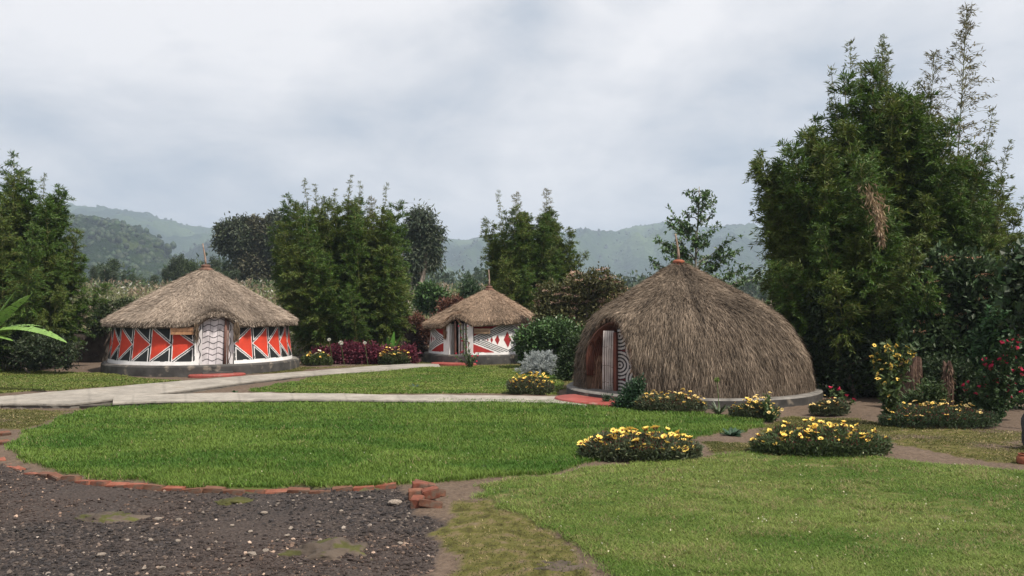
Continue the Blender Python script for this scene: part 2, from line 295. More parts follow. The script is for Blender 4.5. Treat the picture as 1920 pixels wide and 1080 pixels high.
# paths --------------------------------------------------------------------
def resamp(pts,n):
    p=np.array(pts,float); d=np.r_[0,np.cumsum(np.linalg.norm(np.diff(p,axis=0),axis=1))]; t=np.linspace(0,d[-1],n); return np.stack([np.interp(t,d,p[:,k]) for k in range(p.shape[1])],1)
def path(name,top,bot,z0,z1,seed,n=240,base=0.30):
    T=resamp(top,n); Bm=resamp(bot,n); zs=np.linspace(z0,z1,n)
    a=np.array([gz(x,y,z) for (x,y),z in zip(T,zs)]); b=np.array([gz(x,y,z) for (x,y),z in zip(Bm,zs)])
    s=np.arange(n)*0.1; a[:,1]+=(fbm(s*1.3,s*0,seed,3)-0.5)*0.12; b[:,1]+=(fbm(s*1.5,s*0+9,seed,4)-0.5)*0.16
    rows=[]; K=8
    for k in range(K+1):
        q=a*(1-k/K)+b*(k/K); q=q.copy(); q[:,2]+=(fbm(q[:,0]*2,q[:,1]*2,seed+3,3)-0.5)*0.018; rows.append(q)
    lowa=rows[0]*1; lowa[:,2]=-0.15; lowb=rows[-1]*1; lowb[:,2]=-0.15; mid=rows[-1]*1; mid[:,2]-=0.035; mid[:,1]-=0.012
    mid2=rows[-1]*1; mid2[:,2]-=0.06; mid2[:,1]+=(fbm(s*6,s*0+3,seed+8,3)-0.3)*0.07
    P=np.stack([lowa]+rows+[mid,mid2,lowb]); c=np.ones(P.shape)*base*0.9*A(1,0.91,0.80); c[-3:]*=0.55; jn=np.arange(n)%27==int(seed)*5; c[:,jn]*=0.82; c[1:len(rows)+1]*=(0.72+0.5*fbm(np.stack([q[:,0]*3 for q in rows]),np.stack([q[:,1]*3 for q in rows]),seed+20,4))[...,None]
    mb=MB(); grid(mb,P,c.reshape(-1,3)); tagit(obj(name,mb,M_conc),kind='structure')
path('path',[(-420,775),(0,743),(200,726),(300,717),(380,711),(450,705),(560,697),(700,686),(770,682),(822,682)],[(-420,812),(0,757),(130,757),(190,751),(290,739),(365,729),(440,719),(560,705),(660,698),(790,690),(826,688)],0.11,0.05,1)
path('path',[(212,742),(300,739),(440,736),(560,737),(700,739),(900,741),(1045,743),(1090,740)],[(212,755),(330,751),(440,750),(560,748),(700,750),(900,752),(1030,754),(1100,760)],0.10,0.07,2,base=0.31)
# solid dark boxes, colour painted as the shade in drain gaps by the paths
def wbox(name,label,cat,c,size,mt,rz=0):
    mb=MB(); box(mb,(-size[0]/2,-size[1]/2,0),(size[0]/2,size[1]/2,size[2]*0.45)); 
    o=obj(name,mb,mt,loc=c); o.rotation_euler=(0,0,rz); tagit(o,label,cat)
wbox('drain_gap_shade','dark block painted as the shaded gap at the lawn edge of the upper concrete path','drain',tuple(gz(598,702,0.0)),(0.5,0.1,0.05),M_dark,0.1)
wbox('drain_gap_shade','dark block painted as the shaded drain opening under the broken edge where the two paths meet','drain',tuple(gz(182,764,0.0)),(0.62,0.12,0.085),M_dark,0.15)

# ---------------------------------------------------------------- huts
def straw(mb,P,Nn,D,L,W,rng,cols,lift=0.04):
    n=len(P); D=nrm(D+rng.normal(0,0.16,(n,3))+Nn*rng.uniform(-0.02,lift*3,(n,1))); up=nrm(Nn+rng.normal(0,0.5,(n,3)))
    leaves(mb,P+Nn*rng.uniform(0,lift,(n,1)),D,up,L,W,cols,fold=0.05,k=0.3)
def strawcol(n,rng,lo,hi,P=None,sc_=1.2,seed=5):
    t=rng.random((n,1))**1.3
    if P is not None: t=np.clip(t*0.65+0.7*(fbm(P[:,0]*sc_+P[:,1],P[:,2]*sc_*1.4,seed,4)[:,None]-0.3),0,1.2)
    return np.asarray(lo)*(1-t)+np.asarray(hi)*t
def local(theta,r0,cz=0):
    o=A(math.sin(theta),-math.cos(theta),0); t=A(math.cos(theta),math.sin(theta),0); C0=o*r0
    return lambda v: C0+v[:,0:1]*t+v[:,1:2]*o+v[:,2:3]*A(0,0,1)   # local x=tangent(right), y=out, z=up
def pot(mb,s=1.0,z=0):
    lathe(mb,np.array([(0.0,-0.05),(0.24,-0.05),(0.27,0.0),(0.25,0.07),(0.17,0.10),(0.155,0.12),(0.19,0.15),(0.175,0.20),(0.10,0.235),(0.03,0.24),(0,0.24)])*s+A(0,z),20)
def round_hut(cx,cy,Rr,Rw0,Rw1,zr,zw,Re,ze,za,doorang,dw,dh,label,pattern,nstraw,seed,groundz=0,arch=0.30,archw=0.55,skew=(0,0),scol=((0.10,0.075,0.055),(0.46,0.36,0.28)),tilt=0.0):
    rng=np.random.default_rng(seed); root=thing('round_hut',label,'hut',(cx,cy,groundz),'thatched huts around the lawn')
    # plinth
    mb=MB(); n=96; a=np.linspace(0,2*math.pi,n,endpoint=False); rr=Rr+0.03*np.sin(a*3+seed)+0.015*np.sin(a*7)
    prof=[(1.0,-0.25),(1.0,zr-0.05),(0.992,zr-0.015),(0.975,zr)]
    P=np.stack([np.stack([rr*k*np.sin(a),-rr*k*np.cos(a),z+0*a],-1) for k,z in prof]); grid(mb,P,m=0,closed=True)
    P=np.stack([np.stack([rr*k*np.sin(a),-rr*k*np.cos(a),zr+0*a],-1) for k in (0.975,0.8,0.4,0.01)]); grid(mb,P,m=1,closed=True)
    obj('plinth',mb,[M_plinth,M_rim],root,smooth=False)
    # wall
    nt=int(2*math.pi*Rw1/0.013); nz=int((zw-zr)/0.013); a=np.linspace(-math.pi,math.pi,nt); z=np.linspace(zr,zw,nz)
    aa,z2=np.meshgrid(a,z); r=Rw1+(Rw0-Rw1)*((z2-zr)/(zw-zr)); P=np.stack([r*np.sin(aa),-r*np.cos(aa),z2],-1)
    C=pattern(aa,z2,Rw1); hw=dw/2/Rw1
    da=(aa-doorang+math.pi)%(2*math.pi)-math.pi; am=np.abs(da)[:-1,:-1]
    mb=MB(); grid(mb,P,C.reshape(-1,3),mask=(am>hw))
    ai=np.linspace(doorang+hw,doorang-hw+2*math.pi,60); zi=np.array([zr,zw]); A2,Z2=np.meshgrid(ai,zi); ri=Rw0-0.16
    grid(mb,np.stack([ri*np.sin(A2),-ri*np.cos(A2),Z2],-1),(0.16,0.12,0.09))
    for s in (-1,1):
        th=doorang+s*(hw+0.012); M=local(th,0); rb=Rw1; 
        mb.add(M(np.array([[0,ri,zr],[0,rb,zr],[0,Rw0,zw],[0,ri,zw]])),[[0,1,2,3]],(0.6,0.57,0.55))
    obj('wall',mb,M_paint,root)
    # ring beam under eave
    mb=MB(); am=np.linspace(doorang+hw,doorang-hw+2*math.pi,90)
    tube(mb,np.stack([(Rw0+0.02)*np.sin(am),-(Rw0+0.02)*np.cos(am),zw+0.02+0*am],-1),0.035,8,(0.16,0.12,0.085)); obj('ring_beam',mb,M_wood,root,smooth=True)
    # roof
    def roof(th,t,lift=0.0):
        dd=(th-doorang+math.pi)%(2*math.pi)-math.pi; e_=np.exp(-np.abs(dd*Re/archw)**3.0)*arch*t**5
        lump=(fbm(th*9,t*2.5,seed,3)-0.5)*0.07*t+(vn(th*38,t*0+seed,seed)-0.5)*0.025*t**6
        z=za-(za-ze)*(np.sqrt(t**2.1+0.0012)-0.03)+e_+lump*0.5+lift; z=z-0.05*np.clip(t-0.9,0,1)/0.1*0.4
        z=z+tilt*np.sin(th)*t
        rr=Re*t+0*th; sk=(1-t)
        return np.stack([rr*np.sin(th)+skew[0]*sk,-rr*np.cos(th)+skew[1]*sk,z],-1)
    TH,T=np.meshgrid(np.linspace(-math.pi,math.pi,200,endpoint=False),np.r_[0.001,np.linspace(0.04,1,30)])
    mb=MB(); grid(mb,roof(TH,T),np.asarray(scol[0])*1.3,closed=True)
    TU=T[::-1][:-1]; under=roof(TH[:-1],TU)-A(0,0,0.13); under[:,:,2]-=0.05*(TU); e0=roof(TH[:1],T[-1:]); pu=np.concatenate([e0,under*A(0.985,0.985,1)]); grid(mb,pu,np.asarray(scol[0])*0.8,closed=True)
    th=rng.uniform(-math.pi,math.pi,nstraw); t=np.sqrt(rng.uniform(0.0,1,nstraw)); P=roof(th,t); P2=roof(th,t+0.02); P3=roof(th+0.01,t); D=nrm(P2-P); Nn=nrm(np.cross(D,P3-P)); Nn*=np.sign(Nn[:,2:3])
    straw(mb,P-D*0.1,Nn,D,rng.uniform(0.12,0.27,nstraw),rng.uniform(0.007,0.014,nstraw),rng,strawcol(nstraw,rng,*scol,P=P,seed=seed)*(0.66+0.66*fbm(th*5,t*2.5,seed+61,4)[:,None]),0.035)
    nf=nstraw//5; th=rng.uniform(-math.pi,math.pi,nf); t=rng.uniform(0.97,1.0,nf); P=roof(th,t)-A(0,0,1)*rng.uniform(0,0.12,(nf,1)); D=np.stack([np.sin(th)*0.75,-np.cos(th)*0.75,-0.75+0*th],-1)
    straw(mb,P,np.stack([np.sin(th),-np.cos(th),0.4+0*th],-1),D,rng.uniform(0.03,0.10,nf)*(0.6+0.9*vn(th*45,0*th,seed+1)),rng.uniform(0.008,0.015,nf),rng,strawcol(nf,rng,*scol),0.01)
    obj('thatch_roof',mb,M_straw,root)
    return root,rng
# pattern functions
def pat_tri(aa,z,Rw):
    aa=aa+(fbm(aa*9,z*4,71,3)-0.5)*0.012; z=z+(fbm(aa*11,z*5,72,3)-0.5)*0.022; z0,z1=0.425,1.385; C=np.ones(aa.shape+(3,))*A(*WHITE); dg=np.degrees(aa)
    right=dg>27; per=np.where(right,12.6,13.5); st=np.where(right,39.1,15.9)
    k=np.where(right,(dg-st)/per,(st-dg)/per)           # grows away from the door
    u=1-(k%1.0)                                         # 1 at tip side near the door
    u=(1-u); u=1-u; v=np.abs((z-(z0+z1)/2)/((z1-z0)/2))
    q=u-v*0.97-0.03; q=(1-(1-u))-v                       # red where wide side is away from the door
    u_t=1-(k%1.0)                                       # 1 next to the door
    q=(1-u_t)-v
    col=np.ones(C.shape)*A(*ORANGE)*(0.86+0.28*fbm(aa*7,z*3,4,3))[...,None]
    def put(msk,c): col[msk]=c
    put(q<0.035,WHITE); put(q<-0.025,BLACK); put(q<-0.10,WHITE); put(q<-0.155,BLACK)
    kk=1-u_t
    put((kk<0.105)&(q<-0.10),WHITE); put((kk<0.065),BLACK); put((kk<0.065)&(q>-0.025),WHITE); put(kk>0.955,WHITE); put(kk>0.982,BLACK)
    inside=(v<1)&(((k>=0)&right)|((k>=0)&~right)); C[inside]=col[inside]; 
    return C
def pat_dia(aa,z,Rw):
    C=np.ones(aa.shape+(3,))*A(*WHITE); aa=aa+(fbm(aa*9,z*4,73,3)-0.5)*0.012; z=z+(fbm(aa*11,z*5,74,3)-0.5)*0.018; dg=np.degrees(aa); zc=0.85
    c=((dg-34+58)%116)-58; s=np.radians(c)*Rw; b=np.abs(z-zc)
    d=np.abs(s)/0.93+b/0.36; pv=(z>0.42)&(z<1.34); col=np.ones(C.shape)*A(*RED2)
    k=(d-1.0)/0.085
    st=(d>1)&(d<1.0+0.085*8); col[st]=BLACK; col[st&((np.floor(k)%2)==1)]=WHITE; col[d<=1]=WHITE
    for s0,hh,hw in ((0,0.29,0.165),(0.41,0.175,0.10),(0.62,0.10,0.055),(0.76,0.06,0.032),(0.86,0.03,0.018)):
        for sg in ((1,-1) if s0 else (1,)): col[(np.abs(s-s0*sg)/hw+b/hh)<1]=(0.27,0.015,0.018)
    col[(d>1.68)&(d<1.74)]=WHITE
    C[pv]=col[pv]; edge=(dg>-39)&(dg<-5); C[edge]=WHITE; return C
# --- left hut
HC=at(382,600,25.8)
hutA,rg=round_hut(HC[0],25.8,2.95,2.62,2.75,0.32,1.43,2.86,1.53,3.2,R(28.5),0.98,1.6,'round hut with red and black triangle walls and a grey thatched cone roof',pat_tri,105000,3,scol=((0.12,0.092,0.070),(0.50,0.41,0.335)),skew=(0.05,0))
def panel(M,w_,h,fn,step=0.012,z0=0.0,shear=0.0):
    nx=max(2,int(w_/step)); nz=max(2,int(h/step)); X,Z=np.meshgrid(np.linspace(-w_/2,w_/2,nx),np.linspace(0,h,nz)); V=np.stack([X+shear*Z,0*X,Z+z0],-1); C=fn(X,Z); return M(V.reshape(-1,3)).reshape(V.shape),C
def curtain_fn(X,Z):
    C=np.ones(X.shape+(3,))*A(0.52,0.48,0.50)*(0.92+0.14*fbm(X*6,Z*6,8,3))[...,None]; wv=Z+0.028*np.cos(X*21)
    C[((wv+0.02)%0.168)<0.026]=(0.03,0.025,0.03); C[(np.abs(np.abs(X)-0.105)<0.007)]=(0.08,0.07,0.08); return C
def doorA(root):
    th=R(28.5); M=local(th,0)
    mb=MB(); P,C=panel(lambda v:local(R(25.8),2.64)(v),0.60,1.62,curtain_fn,z0=0.12,shear=0.05); grid(mb,P,C.reshape(-1,3)); P2=P+A(0.01,0.05,0); grid(mb,P2,(0.2,0.17,0.15)); obj('door',mb,M_wood,root)
    mb=MB(); Mp=local(R(32.8),2.70); tube(mb,Mp(np.array([[0.03,0,0.05],[0.04,0.01,0.9],[0.06,0,1.75]])),0.042,8,(0.14,0.07,0.055)); tube(mb,Mp(np.array([[0.11,-0.04,0.05],[0.12,-0.03,0.9],[0.13,-0.04,1.7]])),0.03,8,(0.2,0.13,0.11)); obj('door_post',mb,M_wood,root,smooth=True)
    mb=MB()
    def side(X,Z):
        C=np.ones(X.shape+(3,))*A(0.6,0.57,0.58); C[np.abs(X+0.0-0.03*np.sin(Z*16))<0.014]=(0.03,0.025,0.03); return C
    P,C=panel(local(R(36.6),2.68),0.20,1.55,side,z0=0.10); grid(mb,P,C.reshape(-1,3)); 
    P,C=panel(local(R(18.6),2.71),0.15,1.5,side,z0=0.12); grid(mb,P,C.reshape(-1,3)); obj('door_jamb',mb,M_paint,root)
    # hanging straw tails each side of the arch and arch rim
    mb=MB(); rng=np.random.default_rng(4)
    for (x0,ln) in ((-0.57,0.5),(0.55,0.5),(0.5,0.42)):
        n=260; p=local(th,2.84)(np.c_[x0+rng.normal(0,0.03,n),rng.normal(0,0.02,n),1.58-rng.random(n)*ln]); leaves(mb,p,np.tile(A(0,0,-1),(n,1))+rng.normal(0,0.08,(n,3)),rng.normal(size=(n,3)),rng.uniform(0.12,0.25,n),0.016,strawcol(n,rng,(0.07,0.05,0.035),(0.22,0.16,0.11)))
    a=np.linspace(-1,1,14); tube(mb,local(th,2.80)(np.c_[a*0.55,0*a,1.42+0.30*(1-np.abs(a)**2.2)]),0.032,7,(0.05,0.035,0.025)); obj('arch_rim',mb,M_straw,root)
    # threshold
    mb=MB(); box(mb,(-0.42,-0.4,0.0),(0.42,0.32,0.13),M=local(th,2.72)); obj('threshold',mb,M_plinth,root)
    # red doorstep
    mb=MB(); a=np.linspace(0,2*math.pi,40,endpoint=False); o_=local(th-0.02,3.02); rr=1+0.06*np.sin(a*3+1)
    P=np.stack([o_(np.c_[0.78*rr*k*np.cos(a),0.48*rr*k*np.sin(a),0*a+z]) for k,z in ((1,-0.1),(1,0.055),(0.96,0.075),(0.5,0.08),(0.01,0.08))]); grid(mb,P,closed=True); obj('doorstep',mb,M_red,root)
    # sign board
    mb=MB(); Ms=local(R(9.2),2.80); box(mb,(-0.315,-0.02,1.20),(0.315,0.015,1.39),M=Ms,c=(0.36,0.19,0.10))
    box(mb,(-0.325,-0.015,1.385),(0.325,0.02,1.405),M=Ms,c=(0.22,0.12,0.07)); sb=obj('sign_board',mb,M_wood,root)
    mb=MB(); rng=np.random.default_rng(9)
    for x in np.linspace(-0.25,0.25,20):
        box(mb,(x-0.006,0.0152,1.275+rng.uniform(0,0.01)),(x+0.006,0.018,1.32-rng.uniform(0,0.012)),M=Ms,c=(0.10,0.045,0.03))
    obj('carved_lettering',mb,M_wood,sb)
doorA(hutA)
def finial(root,loc,s,pole,lean=(0,0),mt=M_terra):
    mb=MB(); pot(mb,s); f=obj('finial_pot',mb,mt,root,smooth=True,loc=loc)
    mb=MB(); z=np.linspace(0,pole,6); tube(mb,np.c_[lean[0]*z/pole+0.012*np.sin(z*7),lean[1]*z/pole,z+0.2*s],np.linspace(0.035,0.016,6)*(0.8+0.3*s),7,(0.26,0.19,0.15)); obj('pole',mb,M_bark,f,smooth=True)
M_oldpot=mat('old_pot',(0.13,0.07,0.05),rough=0.85,attr=False,noise=[(8,0.5,1.4)],bump=(20,0.3,0.005))
finial(hutA,(0.05,0,3.17),0.8,0.70,(-0.09,0),M_oldpot)
# --- back hut
HB=at(900,600,29.6)
hutB,rg=round_hut(HB[0],29.6,2.05,1.78,1.88,0.34,1.40,2.04,1.47,2.62,R(-21),0.66,1.5,'small round hut with red diamond and striped walls and brown thatch at the back',pat_dia,80000,5,arch=0.29,archw=0.40,skew=(0.33,0),scol=((0.14,0.10,0.07),(0.52,0.38,0.28)),tilt=0.12)
def doorB(root):
    mb=MB(); M=local(R(-35),1.87); box(mb,(-0.13,-0.05,0.12),(0.13,0.06,1.42),M=M,c=(0.68,0.66,0.66)); M=local(R(-8),1.87); box(mb,(-0.10,-0.05,0.12),(0.10,0.05,1.42),M=M,c=(0.68,0.66,0.66)); obj('door_jamb',mb,M_paint,root)
    mb=MB(); tube(mb,local(R(-24.5),1.9)(np.array([[0,0,0.05],[0.01,0,0.9],[0.0,0,1.5]])),0.035,8,(0.17,0.09,0.07)); obj('door_post',mb,M_wood,root,smooth=True)
    d=None; mb=MB()
    for k,x in enumerate(np.linspace(-0.15,0.15,7)):
        tube(mb,local(R(-16.5),1.8)(np.array([[x,0,0.14],[x+0.005,0,0.8],[x,0,1.42]])),0.022,7,(0.62,0.58,0.56) if k%2==0 else (0.16,0.12,0.12))
    for z in (0.4,0.8,1.2): box(mb,(-0.17,-0.045,z-0.02),(0.17,-0.02,z+0.02),M=local(R(-16.5),1.8),c=(0.25,0.17,0.12))
    obj('door',mb,M_wood,root,smooth=True)
    mb=MB(); rng=np.random.default_rng(14); a=np.linspace(-1,1,12); tube(mb,local(R(-27),1.98)(np.c_[a*0.36,0*a,1.37+0.27*(1-np.abs(a)**2.4)]),0.04,7,(0.13,0.07,0.045))
    n=300; p=local(R(-36),1.98)(np.c_[rng.normal(0,0.03,n),rng.normal(0,0.02,n),1.55-rng.random(n)*0.55]); leaves(mb,p,np.tile(A(0,0,-1),(n,1))+rng.normal(0,0.06,(n,3)),rng.normal(size=(n,3)),0.18,0.016,strawcol(n,rng,(0.10,0.05,0.03),(0.26,0.15,0.09))); obj('arch_rim',mb,M_straw,root)
    mb=MB(); a=np.linspace(0,2*math.pi,40,endpoint=False); o_=local(R(-22),2.2)
    P=np.stack([o_(np.c_[0.85*k*np.cos(a),0.42*k*np.sin(a),0*a+z]) for k,z in ((1,-0.1),(1,0.055),(0.96,0.075),(0.5,0.08),(0.01,0.08))]); grid(mb,P,closed=True); obj('doorstep',mb,M_red,root)
    mb=MB(); Ms=local(R(4.5),1.90); box(mb,(-0.28,-0.02,1.07),(0.28,0.02,1.25),M=Ms,c=(0.30,0.20,0.13)); sb=obj('sign_board',mb,M_wood,root)
    mb=MB(); rng=np.random.default_rng(19)
    for x in np.linspace(-0.22,0.22,15): box(mb,(x-0.006,0.0202,1.13),(x+0.006,0.023,1.19-rng.uniform(0,0.012)),M=Ms,c=(0.08,0.05,0.03))
    obj('carved_lettering',mb,M_wood,sb)
doorB(hutB)
finial(hutB,(0.33,0,2.60),0.72,0.62,(0,0),M_oldpot)

# --- dome hut
def dome_hut():
    cy=18.5; c0=at(1295,600,cy); rng=np.random.default_rng(8)
    root=thing('dome_hut','large beehive shaped hut thatched down to its low dark plinth','hut',(c0[0],cy,0),'thatched huts around the lawn')
    prof=np.array([(0.16,2.76),(0.5,2.74),(0.9,2.68),(1.25,2.52),(1.5,2.36),(1.75,2.13),(2.0,1.78),(2.18,1.46),(2.4,1.10),(2.6,0.74),(2.8,0.38),(2.93,0.12),(2.95,0.002)])*A(1,0.945)
    prof=np.array(prof); prof[:,1]*=1+0.03*np.exp(-((prof[:,0]-1.9)/0.5)**2)
    dd=np.r_[0,np.cumsum(np.hypot(np.diff(prof[:,0]),np.diff(prof[:,1])))]; dd/=dd[-1]; AD=R(-55)
    def surf(th,t,off=0.0):
        z=np.interp(t,dd,prof[:,0]); r=np.interp(t,dd,prof[:,1])
        lump=(fbm(th*4,t*5,3,4)-0.5)*0.12*np.clip((1-t)*3,0,1); r=r+lump+off
        dth=(th-AD+math.pi)%(2*math.pi)-math.pi
        hood=np.exp(-(np.abs(dth)*2.75/0.85)**2.6)*np.exp(-((z-1.35)/0.75)**2)*0.22; r=r+hood
        sx=-0.27*(np.clip(z-0.25,0,3)/2.7)**1.5
        return np.stack([r*np.sin(th)+sx,-r*np.cos(th),z+off*0.4],-1)
    def opening(th,t,g=0.0):
        z=np.interp(t,dd,prof[:,0]); s=((th-AD+math.pi)%(2*math.pi)-math.pi)*2.6
        hw=0.80+g; zt=1.80+g*0.8; zz=np.clip(z/zt,0,1); wdt=hw*np.sqrt(np.clip(1-zz**3.2,0,1))
        c=0.06-0.14*(z/1.7); return (np.abs(s-c)<wdt)&(z<zt)
    nth=360; nt=120; TH,T=np.meshgrid(np.linspace(-math.pi,math.pi,nth),np.linspace(0,0.999,nt))
    op=opening(TH,T); msk=~(op[:-1,:-1]&op[1:,1:])
    mb=MB(); P=surf(TH,T); grid(mb,P,(0.10,0.078,0.06),mask=msk); P2=surf(TH,T,-0.17); grid(mb,P2,(0.09,0.045,0.03),mask=msk)
    # rim faces between outer and inner shell along the opening edge
    sol=msk; edges=[]
    for i in range(nt-1):
        for j in range(nth-1):
            if not sol[i,j]: continue
            if j+1<nth-1 and not sol[i,j+1]: edges.append(((i,j+1),(i+1,j+1)))
            if j>0 and not sol[i,j-1]: edges.append(((i,j),(i+1,j)))
            if i>0 and not sol[i-1,j]: edges.append(((i,j),(i,j+1)))
    for (a,b) in edges: mb.add([P[a],P[b],P2[b],P2[a]],[[0,1,2,3]],(0.12,0.075,0.05))
    n=190000; th=rng.uniform(-math.pi,math.pi,n); t=rng.uniform(0,1,n)**1.25; keep=(~opening(th,t,0.0))&((np.cos(th)>-0.35)|(t>0.6)|(rng.random(n)<0.3)); th=th[keep]; t=t[keep]; n=len(th)
    Pp=surf(th,t); D=nrm(surf(th,np.maximum(t-0.02,0))-Pp-A(0,0,1e-3)); Q=surf(th+0.01,t)-Pp; Nn=nrm(np.cross(Q,D)); Nn*=np.sign((Nn*np.stack([np.sin(th),-np.cos(th),0.3+0*th],-1)).sum(1,keepdims=True))
    lo,hi=(0.045,0.032,0.023),(0.34,0.265,0.20); cc=strawcol(n,rng,lo,hi,P=Pp,sc_=1.8,seed=12)
    strk=fbm(th*2.75*5,Pp[:,2]*1.1,99,3)[:,None]; cc=cc*(0.45+1.1*strk)*(0.62+0.72*fbm(th*2.2+3,Pp[:,2]*1.6,61,4)[:,None]); band=np.exp(-((Pp[:,2]-0.95-0.06*np.sin(th*9))/0.05)**2)[:,None]*ss(0.4,0.7,vn(th*8,th*0,3))[:,None]; cc=cc*(1-0.4*band)
    straw(mb,Pp-D*0.08,Nn,D,rng.uniform(0.10,0.26,n),rng.uniform(0.006,0.013,n),rng,cc,0.05)
    # fringe round the opening
    m=6000; th=rng.uniform(AD-0.42,AD+0.42,m); t=rng.uniform(0,0.62,m); k=opening(th,t,0.03)&~opening(th,t,-0.03); th=th[k]; t=t[k]; m=len(th); Pp=surf(th,t); 
    straw(mb,Pp,np.stack([np.sin(th),-np.cos(th),0*th],-1),np.tile(A(0,0,-1),(m,1))+np.stack([np.sin(th),-np.cos(th),0*th],-1)*0.3,rng.uniform(0.08,0.22,m),0.014,rng,strawcol(m,rng,(0.07,0.045,0.03),(0.26,0.18,0.13)),0.02)
    obj('thatch',mb,M_straw,root)
    # plinth
    mb=MB(); n_=96; a=np.linspace(0,2*math.pi,n_,endpoint=False); rr=2.86+0.03*np.sin(a*4)
    for lo_,hi_,mi in (((1,-0.3),(1,0.17),0),((1,0.17),(0.985,0.2),1),((0.985,0.2),(0.7,0.2),1),((0.7,0.2),(0.01,0.2),1)):
        grid(mb,np.stack([np.stack([rr*k*np.sin(a),-rr*k*np.cos(a),z+0*a],-1) for k,z in (lo_,hi_)]),m=mi,closed=True)
    obj('plinth',mb,[M_plinth,M_rim],root)
    # entrance
    Mi=local(AD,0)
    def circ(X,Z):
        C=np.ones(X.shape+(3,))*A(0.12,0.008,0.014)
        for cx_,z0_ in ((-0.16,0.0),(0.27,0.33)):
            for k in range(-1,4):
                d=np.hypot(X-cx_,Z-(z0_+0.62*k)); ring=d<0.305; C[ring]=(0.55,0.52,0.50); C[ring&(((d+0.01)%0.075)<0.033)]=(0.02,0.015,0.02)
        for zc_ in (0.02,0.64,1.26): 
            for cx_ in (0.0,):
                pass
        for k in range(0,3):
            d=np.hypot(X-0.12,Z-(0.02+0.31+0.62*k-0.31)); C[d<0.055]=(0.6,0.56,0.54); C[d<0.022]=(0.12,0.008,0.014)
        return C
    mb=MB(); P,C=panel(lambda v:local(R(-31),2.0)(v+A(-0.74,0,0)),0.42,1.40,circ,z0=0.13,step=0.01); grid(mb,P,C.reshape(-1,3)); P=P+A(0.03,0.06,0); grid(mb,P,(0.1,0.06,0.05)); obj('painted_screen',mb,M_paint,root)
    mb=MB()
    for k in range(5):
        x=-1.26+k*0.052; base=local(R(-31),2.04)
        tube(mb,base(np.array([[x,0,0.08],[x+0.008*rng.normal(),0,0.5],[x,0,1.0],[x+0.02,0,1.48]])),0.0225,9,A(0.46,0.40,0.37)*rng.uniform(0.8,1.1))
        for z in (0.35,0.72,1.12): 
            z+=rng.uniform(-0.05,0.05); tube(mb,base(np.array([[x,0,z],[x,0,z+0.012]])),0.025,9,(0.18,0.14,0.12))
    obj('bamboo_door',mb,M_wood,root,smooth=True)
    mb=MB(); box(mb,(-1.01,-0.05,0.06),(-0.94,0.05,1.45),M=local(R(-31),2.04),c=(0.14,0.045,0.03)); obj('door_post',mb,M_wood,root)
    # reddish woven hood lining left of the door, with straw inside
    mb=MB(); a=np.linspace(0.02,0.98,22); 
    for k in range(9):
        w_=0.74-0.012*k; zz_=0.30+(1.38-0.012*k)*np.sin(a*math.pi)**0.7; rr_=np.interp(zz_,prof[:,0],prof[:,1])+0.22*np.exp(-((zz_-1.35)/0.75)**2)-0.07-0.045*k; pts=Mi(np.c_[w_*np.cos(a*math.pi)+0.05-0.06*zz_,rr_-0.10*np.cos(a*math.pi)**2,zz_]); tube(mb,pts,0.028,6,A(0.13,0.05,0.033)*(0.7+0.5*rng.random()))
    obj('hood_lining',mb,M_wood,root,smooth=True)
    mb=MB(); n=2600; x=rng.uniform(-0.78,-0.35,n); z=rng.uniform(0.3,0.95,n); p=Mi(np.c_[x,2.38-0.5*(x+0.8)+rng.normal(0,0.02,n),z]); leaves(mb,p,np.tile(A(0,0,-1),(n,1))+rng.normal(0,0.1,(n,3)),rng.normal(size=(n,3)),rng.uniform(0.15,0.3,n),0.016,strawcol(n,rng,(0.10,0.05,0.03),(0.32,0.19,0.13))); obj('straw_lining',mb,M_straw,root)
    mb=MB(); aa=np.linspace(0,2*math.pi,48,endpoint=False); o_=local(R(-52),3.05); rr=1+0.05*np.sin(aa*3+2)
    P=np.stack([o_(np.c_[1.05*rr*k*np.cos(aa),0.62*rr*k*np.sin(aa),0*aa+z]) for k,z in ((1,-0.1),(1,0.075),(0.97,0.10),(0.5,0.105),(0.01,0.105))]); grid(mb,P,closed=True); obj('doorstep',mb,M_red,root)
    finial(root,(-0.27,0,2.91),0.74,0.62,(-0.06,0))
dome_hut()

